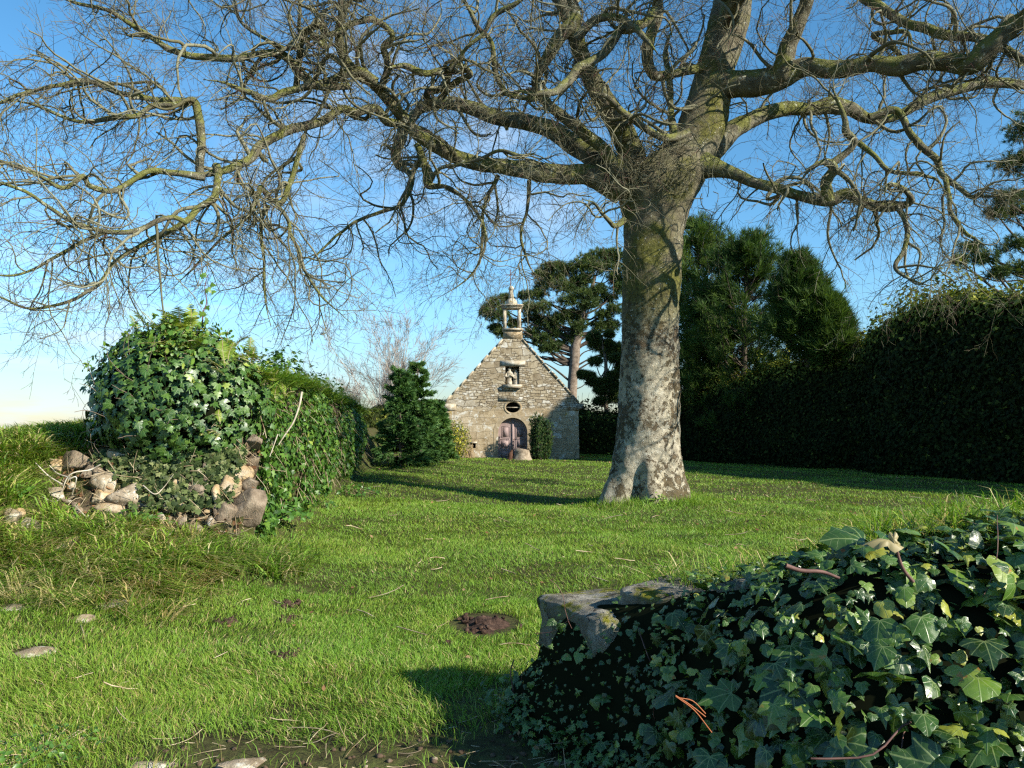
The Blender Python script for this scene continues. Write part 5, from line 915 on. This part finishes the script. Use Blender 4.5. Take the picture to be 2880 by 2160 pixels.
RB = [(450, 895, 150, 100, BRN, 'dark brown boulder in the shade below the left of the ivy mound'), (330, 925, 70, 60, TAN, 'small tan stone left of the dark boulder'), (697, 865, 105, 85, TAN, 'tan stone peeping out under the lower left of the ivy mound'), (612, 1030, 120, 130, GRANITE, 'upright pale wedge shaped stone in the rubble'), (595, 1105, 110, 90, TAN, 'tan block under the pale wedge stone'),
      (748, 1100, 185, 145, GRANITE, 'big speckled white and grey stone, roundest of the rubble'), (640, 1190, 140, 85, TAN, 'tan stone below the speckled one'), (300, 1110, 140, 120, GRANITE, 'pale stone above the leaning slab on the left of the rubble'), (285, 1225, 110, 150, TAN, 'flat faced tan slab leaning left of the dead branches'), (72, 1215, 85, 90, GRANITE, 'whitish stone nearest the left picture edge'), (160, 1262, 90, 80, GRANITE, 'small whitish stone beside the leaning tan slab'), (120, 1195, 50, 45, TAN, 'fist sized orange stone near the left edge'),
      (1312, 1055, 140, 130, TAN, 'orange tan cornerstone with a layered face'), (1440, 1150, 150, 170, BRN, 'big brown stone at the foot of the wall corner'), (1310, 1185, 110, 120, BRN, 'brown stone left of the big one at the wall corner'), (1250, 1110, 50, 110, TAN, 'thin upright tan stone beside the cornerstone'), (1258, 1292, 90, 70, TAN, 'pale tan stone lying below the wall corner'), (835, 1312, 95, 65, TAN, 'tan stone half hidden in the grass, left of a pair'), (925, 1328, 105, 60, GRANITE, 'pale stone half hidden in the grass, right of a pair'),
      (375, 1400, 180, 70, TAN, 'long stone lying aslant in the tussock grass'), (1052, 1160, 70, 50, TAN, 'small stone in the rough grass right of the leafy weed'), (1390, 965, 100, 80, TAN, 'tan stone high on the wall corner'), (1470, 780, 90, 70, BRN, 'pinkish brown stone showing through leaves high on the wall end'), (435, 1240, 45, 40, TAN, 'pebble among dead leaves right of the leaning slab'), (1440, 1020, 80, 70, BRN, 'rough brown stone between cornerstone and wall face'), (520, 960, 90, 60, BRN, 'shaded brown stone under the ivy between two pale ones'), (980, 1170, 80, 50, BRN, 'brown stone behind the leafy weed'), (1130, 1080, 100, 80, BRN, 'shaded stone under the grey green ivy')]
STN = []
for i, (x, y, w, h, mt, lab) in enumerate(RB):
    u_, v_ = g2(x, y); gp_ = HP(*g2(x, y + h * .45)); d = gp_[1]
    if 250 < x < 1500 and y < 1240:
        d = 8.6
        for _ in range(8): pp_ = PX(u_, v_, d); d = float(brk(pp_[0], pp_[2]))
    if x > 1460: d = 9.3
    c = PX(u_, v_, d); s_ = .4882 / FPX * d
    STN.append((c[0], c[1], w * s_ / 2)); til = {8: .3, 19: .45}.get(i, rng.normal(0, .12))
    tag(mk('rubble_stone', *rock(c, w * s_ / 2 * 1.3, max(w, h) * s_ / 2 * 1.0, h * s_ / 2 * 1.3, 300 + i, rng.uniform(-.3, .3), til, .045, 10), mt.m if isinstance(mt, NT) else mt, loc=c), lab, 'stone', 'fallen stones of the old wall')
# packed earth and small stones behind the rubble: the broken wall end
X3, Z3 = np.meshgrid(np.linspace(-5.3, -2.9, 60), np.linspace(0, 1, 36), indexing='ij'); zz_ = H(X3, 8.6) - .15 + (1.45 - .25 * ((X3 + 4.) / 1.2) ** 2 - H(X3, 8.6) + .15) * Z3; yy = brk(X3, zz_) + .05; Pq = np.stack([X3, yy, zz_], -1); nz = fnoise(Pq, 3.2, 4); Pq[..., 1] += .12 * nz
V, L, S = grid(Pq); mk('broken_end', V, L, S, WS.m, wl)
rg = np.random.default_rng(77); p, nr = samples(Pq, 460, rg); nr = nr * np.sign(-nr[:, 1:2]); a = stamp(LF, LFF, p + nr * rg.uniform(.01, .07, (460, 1)), nr + rg.normal(0, .5, (460, 3)), rg.normal(0, 1, (460, 3)), .05 * rg.uniform(.6, 1.4, 460), rg, .15); tag(mk('caught_leaves', *a[:3], DEADLEAF, wl, rnd=np.repeat(rg.random(460) * .6, 7)), kind='stuff')
p, nr = samples(Pq, 420, rg); T_ = grow(p, rg.normal(0, 1, (420, 3)) * [1, .3, .6] + [0, -.3, 0], rg.uniform(.1, .4, 420), 5, .15, np.tile([0, 0, -.03], (420, 1)), rg); V, L, S = tubes(T_, np.full((420, 5), .0035), 3); tag(mk('caught_stalks', V, L, S, STRAW, wl, rnd=np.full(len(V), .5)), kind='stuff')
for i in range(46):
    px_, pz_ = rng.uniform(-4.9, -3.1), rng.uniform(.45, 1.1); tag(mk('small_stone', *rock((px_, brk(px_, pz_) - .02, pz_), *(rng.uniform(.03, .085, 3)), 700 + i, rng.uniform(0, 3), sub=2), [TAN.m, BRN.m, GRANITE][i % 3], wl))
# dead branches in the rubble
def sticks(name, label, lines, depth, r, mat=STRAW):
    ms = []
    for pts in lines:
        P = catmull(np.array([PX(*g2(x, y), depth + (dz if len(q_) else 0)) for (x, y, dz), q_ in zip(pts, pts)]), 5); ms.append(tubes(P[None], np.linspace(r, r * .5, len(P))[None], 5))
    V, L, S = cat(ms); c = V.mean(0); return tag(mk(name, V, L, S, mat, rnd=np.full(len(V), .8), loc=c, smooth=True), label, 'branch')
PST = NT('pale_dead_wood'); PST.col(PST.ramp(PST.noise(9, 4), [(.3, (.30, .24, .17)), (.7, (.62, .56, .45))]), .8, .2)
sticks('dead_branch', 'pale forked dead branch across the rubble below the dark boulder', [[(580, 915, .0), (520, 945, 0), (430, 960, -.1), (385, 995, -.1), (355, 1070, -.1), (320, 1130, -.1), (230, 1095, 0)], [(400, 990, -.1), (330, 965, 0), (285, 920, 0)], [(360, 1030, -.1), (280, 980, 0), (205, 905, 0)], [(395, 1000, -.1), (440, 990, -.1), (415, 1090, 0)]], 8.6, .009, PST.m)
sticks('dead_branch', 'thin pale curved twig beside the big speckled stone', [[(825, 1035, 0), (890, 1085, -.1), (940, 1050, 0), (1000, 970, 0)]], 8.4, .007, PST.m)
sticks('dead_branch', 'short crossed twig right of the leaning tan slab', [[(430, 1150, 0), (480, 1200, -.1), (520, 1240, -.1)], [(460, 1180, -.05), (410, 1225, 0)]], 8.4, .006, PST.m)
sticks('leaning_stick', 'long pale stick leaning on the lawn side of the overgrown wall', [[(1738, 495, 0), (1725, 570, 0), (1690, 670, 0), (1640, 745, 0), (1600, 808, 0)]], 10.3, .016, PST.m)
sticks('leaning_stick', 'short pale stalk nearest the foot of the long leaning stick', [[(1600, 740, 0), (1575, 810, 0), (1550, 880, 0)]], 9.6, .009, PST.m)
sticks('leaning_stick', 'short pale stalk highest and leftmost of those by the long leaning stick', [[(1525, 715, 0), (1500, 790, 0), (1470, 850, 0)]], 9.6, .008, PST.m)
# broad leaved weeds
WEED = foliage('weed_leaf', [(0, (.03, .08, .012)), (.5, (.06, .15, .02)), (1, (.13, .25, .04))], .4, .5, .25)
def weed(label, base, rad, n_, size, seed, name='leafy_weed', mat=WEED, hgt=.5, grp='broad leaved weeds'):
    rg = np.random.default_rng(seed); b = np.array(base, float); b[2] = float(H(b[0], b[1])); t = thing(name, b, label, 'plant', grp); a = rg.uniform(0, 6.28, n_); rr_ = np.sqrt(rg.random(n_)) * rad
    c = b + np.stack([rr_ * np.cos(a), rr_ * np.sin(a), hgt * rad * (1.05 - (rr_ / rad) ** 2) * rg.uniform(.5, 1.1, n_) + .03], 1); q = stamp(LF * [1.1, 1, 1], LFF, c, np.stack([.5 * np.cos(a), .5 * np.sin(a) - .25, np.ones(n_)], 1) + rg.normal(0, .35, (n_, 3)), np.stack([np.cos(a), np.sin(a), -.1 + 0 * a], 1) + rg.normal(0, .4, (n_, 3)), size * rg.uniform(.6, 1.3, n_), rg, .12)
    mk('leaves', *q[:3], mat, t, rnd=np.repeat(rg.random(n_), 7), luv=q[3]); P = np.stack([b + (c[::3] - b) * s_ - [0, 0, .01] for s_ in (0, .5, 1)], 1); mk('stems', *tubes(P, np.full((len(P), 3), .0025), 3), STRAW, t)
for i, (x, y, r_, n_, s_, lab) in enumerate([(1600, 1240, .42, 190, .085, 'large clump of bright green leaves at the foot of the wall corner'), (1450, 1260, .30, 100, .07, 'low spreading weed in front of the wall corner stones'), (880, 1230, .30, 110, .095, 'dark green leafy weed growing in the middle of the rubble'), (2060, 1090, .40, 120, .08, 'weed at the foot of the wall farther along the lawn'), (60, 1100, .18, 30, .09, 'small weed in the grass at the left picture edge'), (1860, 1170, .25, 60, .06, 'tiny clump of leaves by the wall foot between the two big weeds'), (460, 1290, .2, 40, .06, 'yellow green weed among dead leaves left of the rubble')]):
    p = HP(*g2(x, y)); 
    if x == 880: p = (p[0], min(p[1], 8.6), 0)
    weed(lab, p, r_, n_, s_, 400 + i)
p = HP(1850, 1438); weed('bright green seedling clump at the foot of the big bare tree', (2.75, 15.12, 0), .17, 70, .06, 420, 'seedling', foliage('lime_leaf', [(0, (.12, .22, .03)), (1, (.28, .40, .08))], .5, .3, .3), 1.1, None)
weed('patch of small clover like leaves at the bottom left corner of the lawn', HP(120, 2120), .30, 160, .028, 421, 'clover_patch', WEED, .12, None)
# tussocky bank grass
def tuss(n, sampler, hgt, w, seed, straw=.25, lean0=(.1, -.5, 0), per=34, lo=.5):
    rg = np.random.default_rng(seed); c = sampler(rg, n); m = len(c); ln = rg.normal(0, .5, (m, 3)) + lean0; ln[:, 2] = 0; rs = rg.random(m)
    P = np.repeat(c, per, 0) + rg.normal(0, .042, (m * per, 3)) * [1, 1, 0]; P[:, 2] = H(P[:, 0], P[:, 1]) - .01; LN = np.repeat(ln, per, 0) * .8 + rg.normal(0, .38, (m * per, 3)); LN[:, 2] = 0
    V, L, S, luv, k = blades(P, hgt * rg.uniform(.35, 1.2, m * per), w * rg.uniform(.7, 1.4, m * per), LN, rg, 3, .5)
    r = np.clip(rg.normal(lo, .2, m * per) + .12 * (np.repeat(rs, per) - .5), 0, .84); s_ = rg.random(m * per) < straw * (.3 + 1.4 * np.repeat(rs, per)); r = np.where(s_, rg.uniform(.87, 1, m * per), r)
    return V, L, S, luv, np.repeat(r, k)
def sb(rg, n):
    y = rg.uniform(6.2, 13.5, n); x = -1.6 - rg.random(n) * .80 * y; w = sstep(-2.5, -3.4, x + .4 * np.sin(y * 2) - .15 * (y - 6)); k = (rg.random(n) < w * sstep(6.5, 7.6, y + .5 * np.sin(x * 2))) & ~((y > 8.3) & (x > -5.0) & (y < 9.4) & (rg.random(n) < .8)) & ~((y > 9.2) & (x > -5.0))
    x, y = x[k], y[k]; k = np.ones(len(x), bool)
    for a, b, r_ in STN: k &= (np.abs(x - a) > r_ + .04) | (y > b + .2) | (y < b - .40)
    return np.stack([x[k], y[k], 0 * x[k]], 1)
def sb2(rg, n):
    y = rg.uniform(6.3, 8.6, n); x = rg.uniform(-5.2, -2.6, n); w = np.exp(-((x + 3.6) / .9) ** 2); k = rg.random(n) < w; return np.stack([x[k], y[k], 0 * x[k]], 1)
def sb3(rg, n): y = rg.uniform(10.2, 16, n); x = rg.uniform(-13, -5.2, n); return np.stack([x, y, 0 * x], 1)
save_grass('tussock_grass', [tuss(4800, sb, .38, .0145, 81, .30, per=40, lo=.6), tuss(330, sb2, .30, .0090, 82, .6, (.2, -.7, 0)), tuss(1500, sb3, .38, .011, 83, .25, (.3, -.1, 0))], 'long drooping tussock grass and straw on the left bank')
# ---------------- low wall and ivy beside the viewer ----------------
NIV = veined('near_ivy_leaf', [(0, (.012, .034, .006)), (.45, (.032, .080, .012)), (.75, (.072, .145, .018)), (.92, (.13, .20, .025)), (1, (.26, .27, .04))], (.22, .28, .10), .29, .6, (.30, .15, .03))
NIV2 = NIV
NWM = NT('mossy_wall_stone'); a = NWM.noise(5, 7, .7); c = NWM.ramp(a, [(.3, (.09, .078, .055)), (.5, (.22, .20, .155)), (.7, (.44, .42, .36))]); c = NWM.mix(NWM.rng(NWM.noise(9, 5, .75), .56, .63), c, (.04, .035, .028))
up = NWM.sep(NWM.geo('Normal'))[2]; c = NWM.mix(NWM.math('MULTIPLY', NWM.rng(NWM.noise(3.4, 6, .7), .50, .60), NWM.rng(up, -.1, .6, .25, 1)), c, NWM.ramp(NWM.noise(30, 3), [(.35, (.09, .095, .01)), (.65, (.24, .23, .03))])); NWM.col(c, .95, .1); NWM.bump(NWM.math('ADD', NWM.noise(20, 7, .8), NWM.noise(4, 4, .6)), 1, .035)
lw = thing('low_stone_wall', (nwp[0][0] + .2, nwp[0][1] + .1, 0), 'low dry stone wall with a mossy flat end stone, beside the viewer', 'wall')
# core body along the path
def path_grid(P, off, zfun, n_=70):
    seg = np.r_[0, np.cumsum(np.linalg.norm(np.diff(P[:, :2], axis=0), axis=1))]; s_ = np.linspace(0, seg[-1], n_); q = np.stack([np.interp(s_, seg, P[:, i]) for i in range(3)], 1); t = unit(np.gradient(q[:, :2], axis=0)); n_ = np.stack([t[:, 1], -t[:, 0]], 1)   # n_: towards the viewer/left
    return q, t, n_, s_
q, t, nrm, s_ = path_grid(nwp, 0, None, 110)
nrm = -nrm if (nrm[5] @ np.array([-1., -1.])) < 0 else nrm
prof = [(.02, 0.), (.04, .2), (.02, .45), (.0, .7), (-.02, .93), (-.08, 1.), (-.25, 1.02), (-.46, 1.), (-.52, .9), (-.54, .5), (-.56, 0)]
G = np.zeros((len(q), len(prof), 3)); gz = H(q[:, 0], q[:, 1]) - .1
for i, (o, f) in enumerate(prof): G[:, i, :2] = q[:, :2] + nrm * o; G[:, i, 2] = gz + (np.minimum(q[:, 2], .62 + .22 * s_) - .10 - gz) * f
G = G + .035 * fnoise(G, 4, 4)[..., None]; V, L, S = grid(G, capu=True); mk('wall_body', V, L, S, NWM.m, lw, smooth=False)
# end stones: an upright mossy quoin stack with the flat top slab
def stoneblock(x0, x1, y0, y1, z0, z1, seed, ang):
    n_ = 16; u = np.linspace(-1, 1, n_); F = []
    bm = bmesh.new(); bmesh.ops.create_cube(bm, size=2); bmesh.ops.subdivide_edges(bm, edges=bm.edges[:], cuts=22, use_grid_fill=True); V = np.array([v.co[:] for v in bm.verts]); Fc = [[v.index for v in f.verts] for f in bm.faces]; bm.free()
    r = np.abs(V); V = V * (1 - .13 * (np.sort(r, 1)[:, 1:2] ** 6)); hs_ = np.array([x1 - x0, y1 - y0, z1 - z0]) / 2; V = V * hs_; V = V + .032 * fnoise(V + seed, 5, 5)[:, None] * [1, 1, .7] + .008 * fnoise(V + seed + 4, 38, 3)[:, None]
    ca, sa = math.cos(ang), math.sin(ang); V = np.stack([V[:, 0] * ca - V[:, 1] * sa, V[:, 0] * sa + V[:, 1] * ca, V[:, 2]], 1) + [(x0 + x1) / 2, (y0 + y1) / 2, (z0 + z1) / 2]
    return V, np.array(Fc).ravel(), np.full(len(Fc), 4)
e0, tdir, n0 = q[0], t[0], nrm[0]; ang = math.atan2(tdir[1], tdir[0]); cz0 = q[0][2]
cc_ = e0[:2] + tdir * .30 - n0 * .24
V, L, S = stoneblock(cc_[0] - .36, cc_[0] + .36, cc_[1] - .25, cc_[1] + .25, cz0 - .30, cz0 + .005, 3, ang); mk('end_stone', V, L, S, NWM.m, lw, smooth=True)
for i, (z0_, z1_, dx) in enumerate([(.16, cz0 - .31, .03), (-.12, .15, .0)]):
    k_ = e0[:2] + tdir * (.28 + dx) - n0 * .24; V, L, S = stoneblock(k_[0] - .30, k_[0] + .30, k_[1] - .24, k_[1] + .24, z0_, z1_, 7 + i, ang); mk('quoin_stone', V, L, S, NWM.m, lw, smooth=True)
for a_s, z_ in ((.86, .03), (1.38, .07)):
    k_ = int(a_s / s_[-1] * (len(q) - 1)); c3_ = q[k_][:2] - nrm[k_] * .27; V, L, S = stoneblock(c3_[0] - .27, c3_[0] + .27, c3_[1] - .22, c3_[1] + .22, q[k_][2] - .24, q[k_][2] - z_, 13 + a_s, math.atan2(t[k_][1], t[k_][0])); mk('top_stone', V, L, S, NWM.m, lw, smooth=True)
# ivy body: bulging mass over wall, growing thicker towards the viewer
niv = thing('ivy_plant', (1.2, 2.9, 0), 'dark large leaved ivy spilling over the low wall beside the viewer', 'ivy')
pr = [(.38, -.02), (.36, .15), (.30, .35), (.24, .55), (.17, .75), (.09, .90), (.0, .985), (-.14, 1.0), (-.34, .98), (-.52, .9), (-.62, .6), (-.66, 0)]
G = np.zeros((len(q), len(pr), 3)); grow_ = sstep(.25, 1.6, s_); gz = H(q[:, 0], q[:, 1])
for i, (o, f) in enumerate(pr):
    oo = o * (.60 + .40 * grow_) * (1 + 1.1 * sstep(.9, 2.2, s_)) if o > 0 else o * (.55 + .45 * grow_); G[:, i, :2] = q[:, :2] + nrm * oo[:, None] - nrm * (.12 * sstep(.35, .1, s_))[:, None] * (f > .5); G[:, i, 2] = gz + (q[:, 2] - .09 * (1 - grow_) - gz) * f
G = G + .045 * fnoise(G, 3.3, 3)[..., None]; G0 = G.copy(); shr = .93
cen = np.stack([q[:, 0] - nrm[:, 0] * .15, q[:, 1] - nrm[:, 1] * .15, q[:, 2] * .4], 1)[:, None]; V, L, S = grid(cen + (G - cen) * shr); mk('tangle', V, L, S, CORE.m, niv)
rg = np.random.default_rng(91)
IVD = []                                  # finer leaf with wavy rim
lob = [(0, 0), (-.10, -.13), (-.30, -.22), (-.50, -.10), (-.66, .08), (-.50, .22), (-.40, .32), (-.48, .46), (-.54, .62), (-.36, .66), (-.22, .74), (-.12, .90), (0, 1.10)]
lob = lob + [(-x, y) for x, y in lob[-2:0:-1]]
rim = np.array([[x, y, -.10 * abs(x) ** 1.5 - .10 * y * y + .03 * math.sin(9 * y + 5 * x)] for x, y in lob]); inn = rim * [.5, .5, .25] + [0, .18, .03]
TV = np.concatenate([[[0, .30, .035]], inn, rim]); m_ = len(lob); TF = [[0, 1 + i, 1 + (i + 1) % m_] for i in range(m_)] + [[1 + i, 1 + m_ + i, 1 + m_ + (i + 1) % m_, 1 + (i + 1) % m_] for i in range(m_)]
TV = TV * [1, 1, 1]; TV[0] = [0, .28, .04]
p, nr = samples(G0, 17000, rg); sg = np.sign(((p - np.array([1.4, 2.7, .3])) * 0 + nr * np.array([-.6, -.7, .4])).sum(-1)); nr = nr * sg[:, None]
ci = np.argmin((p[:, None, 0] - q[None, :, 0]) ** 2 + (p[:, None, 1] - q[None, :, 1]) ** 2, 1); sarc = s_[ci]; k = ~((sarc < .60) & (p[:, 2] > cz0 - .05)) & ~((sarc < .20) & (p[:, 2] > cz0 - .32)); p, nr, sarc = p[k], nr[k], sarc[k]; N = len(p)
size = (.015 + .034 * sstep(.3, 2.4, sarc)) * rg.uniform(.5, 1.65, N) * rg.choice([.7, 1., 1.25], N, p=[.4, .4, .2]); p = p + nr * rg.uniform(-.05, .075, (N, 1))
size = size * 1.12 * rg.choice([.75, 1., 1.9], N, p=[.45, .45, .10]) * (.9 + .1 * (sarc > .8))
def leafT(lob, curl=1.):
    lob = lob + [(-x * .93, y + .02) for x, y in lob[-2:0:-1]]; rim = np.array([[x, y, curl * (-.13 * abs(x) ** 1.5 - .12 * y * y) + .045 * math.sin(9 * y + 5 * x)] for x, y in lob]); inn = rim * [.5, .5, .25] + [0, .18, .03]; m = len(lob)
    return np.concatenate([[[0, .28, .04]], inn, rim]), [[0, 1 + i, 1 + (i + 1) % m] for i in range(m)] + [[1 + i, 1 + m + i, 1 + m + (i + 1) % m, 1 + (i + 1) % m] for i in range(m)]
shapes = [(TV, TF), leafT([(0, 0), (-.14, -.12), (-.36, -.14), (-.56, .0), (-.63, .18), (-.56, .32), (-.52, .44), (-.50, .58), (-.38, .70), (-.22, .84), (0, 1.05)], 1.2), leafT([(0, 0), (-.20, -.10), (-.40, -.02), (-.52, .16), (-.50, .36), (-.40, .56), (-.24, .78), (-.10, .94), (0, 1.08)], .8), leafT([(0, 0), (-.10, -.06), (-.34, -.16), (-.70, -.06), (-.44, .16), (-.30, .34), (-.44, .52), (-.40, .66), (-.18, .66), (-.10, .90), (0, 1.15)], 1.5)]
pick = rg.choice(4, N, p=[.25, .33, .22, .20]); nf = unit(nr + rg.normal(0, .55, (N, 3)) + [.18, -.15, .38]); upv = rg.normal(0, .6, (N, 3)) + [-.2, -.3, -.9]; rv = np.clip(rg.normal(.42, .26, N), 0, 1); rv = np.where(rg.random(N) < .06, rg.uniform(.9, 1, N), rv); Ms, Rn, Lu = [], [], []
for z_, (tv, tf) in enumerate(shapes):
    k = pick == z_; e = stamp(tv, tf, p[k], nf[k], upv[k], size[k], rg, .06); Ms.append(e[:3]); Lu.append(e[3]); Rn.append(np.repeat(rv[k], len(tv)))
mk('leaves', *cat(Ms), NIV, niv, rnd=np.concatenate(Rn), luv=np.concatenate(Lu), smooth=True)
gzq = lambda a: np.interp(a, s_, q[:, 2])
# trailing stems
STM = NT('ivy_stem'); STM.col(STM.ramp(STM.noise(12, 4), [(.35, (.06, .028, .024)), (.6, (.17, .09, .07)), (.8, (.36, .28, .18))]), .7, .3)
i_ = rg.choice(np.where(p[:, 2] < gzq(sarc) - .15)[0], 60); T_ = grow(p[i_] + nr[i_] * .02, nr[i_] * .15 + rg.normal(0, .7, (60, 3)), rg.uniform(.12, .38, 60), 9, .16, -nr[i_] * .05, rg); V, L, S = tubes(T_, rg.uniform(.0014, .0036, (60, 1)) * np.ones((1, 9)), 6); mk('stems', V, L, S, STM.m, niv, smooth=True)
i_ = rg.choice(N, 90); a = stamp(LF, LFF, p[i_] + nr[i_] * .03, rg.normal(0, .6, (90, 3)) + nr[i_], rg.normal(0, 1, (90, 3)), .03 * rg.uniform(.6, 1.5, 90), rg, .15); mk('dead_leaves', *a[:3], DEADLEAF, niv, rnd=np.repeat(rg.random(90), 7))
# undergrowth at the foot and in front of the end stone (all in shade)
N = 1500; s2 = rg.random(N) * 2.2; qi = (s2 / s_[-1] * (len(q) - 1)).astype(int); o = rg.uniform(.02, .48, N) * (.6 + .4 * s2 / 2); P = np.stack([q[qi, 0] + nrm[qi, 0] * o, q[qi, 1] + nrm[qi, 1] * o, 0 * o], 1) + rg.normal(0, .05, (N, 3)) * [1, 1, 0]; P[:, 2] = H(P[:, 0], P[:, 1]) + rg.uniform(.01, .26, N) * (1 - o / .9)
a = stamp(IV, IVF, P, rg.normal(0, .5, (N, 3)) + [-.3, -.4, .8], rg.normal(0, 1, (N, 3)), .032 * rg.uniform(.5, 1.4, N), rg, .1); mk('ground_leaves', *a[:3], LIV, niv, rnd=np.repeat(rg.uniform(0, .8, N), 13), luv=a[3])
# grass standing behind and on the wall
def sw(rg, n):
    s2 = .55 + rg.random(n) * 3.2; qi = np.minimum((s2 / s_[-1] * (len(q) - 1)).astype(int), len(q) - 1); o = rg.uniform(-.70, -.30, n); return np.stack([q[qi, 0] + nrm[qi, 0] * o, q[qi, 1] + nrm[qi, 1] * o, q[qi, 2]], 1)
rg = np.random.default_rng(95); c = sw(rg, 300); per = 11; M = len(c) * per; P = np.repeat(c, per, 0) + rg.normal(0, .035, (M, 3)) * [1, 1, 0]; top = P[:, 2].copy(); P[:, 2] = top - .07
LN = np.repeat(rg.normal(0, .35, (len(c), 3)), per, 0) + rg.normal(0, .35, (M, 3)); LN[:, 2] = 0
a = blades(P, rg.uniform(.10, .28, M), rg.uniform(.003, .007, M), LN, rg, 4, .45); r = np.clip(rg.normal(.5, .22, M), 0, .84); r = np.where(rg.random(M) < .22, rg.uniform(.88, 1, M), r)
save_grass('tall_grass', [(a[0], a[1], a[2], a[3], np.repeat(r, a[4]))], 'tall loose grass blades standing behind the ivy covered low wall')
# single dead sprig and bare stem on top of the ivy
def r8(x, y): return 1900 + .443 * x, 1440 + .443 * y
P = path([r8(1510, 445), r8(1450, 370), r8(1415, 280), r8(1400, 200), r8(1380, 145)], 2.35, 5); V1 = tubes(P[None], np.linspace(.0055, .003, len(P))[None], 6)
a = stamp(TV * [.55, 1.2, 3], TF, np.array([P[-6], P[-1]]), np.array([[.1, -.5, 1.], [-.4, -.8, .3]]), np.array([[-1, 0, .25], [.1, 0, -1.]]), [.075, .04], rg, 0); sprig = thing('withered_sprig', P[0], 'reddish bare stem with a withered pale leaf rising above the near ivy', 'plant'); mk('stem', *V1, STM.m, sprig, smooth=True); mk('withered_leaf', *a[:3], foliage('withered_leaf', [(0, (.30, .26, .12)), (1, (.45, .36, .18))], .5, .4, .3), sprig, rnd=np.full(len(a[0]), .5))
P = path([r8(700, 340), r8(800, 372), r8(930, 380), r8(1040, 420)], 2.95, 5); tag(mk("dead_twig", *tubes(P[None], np.linspace(.010, .006, len(P))[None], 7, .2), STM.m, loc=P[0], smooth=True), 'dark broken twig lying on top of the near ivy', 'branch')
P = [path([r8(0, 1165), r8(100, 1230), r8(190, 1300)], 2.2, 4), path([r8(0, 1170), r8(120, 1260), r8(230, 1400)], 2.2, 4), path([r8(20, 1180), r8(110, 1200), r8(190, 1280)], 2.2, 4)]; RN = NT('red_pine_needle'); RN.col((.32, .10, .035), .6)
tag(mk('pine_needles', *tubes(np.array(P), np.full((3, len(P[0])), .0016), 4), RN.m, loc=P[0][0]), 'three reddish fallen pine needles caught on the near ivy', 'pine needles')
# bits of stone at the bottom edge of the picture
for i, (u_, v_, w_, lab) in enumerate([(430, 2158, .10, 'grey stone just showing at the bottom picture edge, left one'), (670, 2162, .13, 'grey stone just showing at the bottom picture edge, right one'), (378, 2135, .018, 'tiny white pebble on the bare soil near the bottom edge')]):
    c = HP(u_, v_); tag(mk('stone', *rock(c, w_, w_ * .7, w_ * .35, 500 + i, .2), GRANITE, loc=c), lab, 'stone')
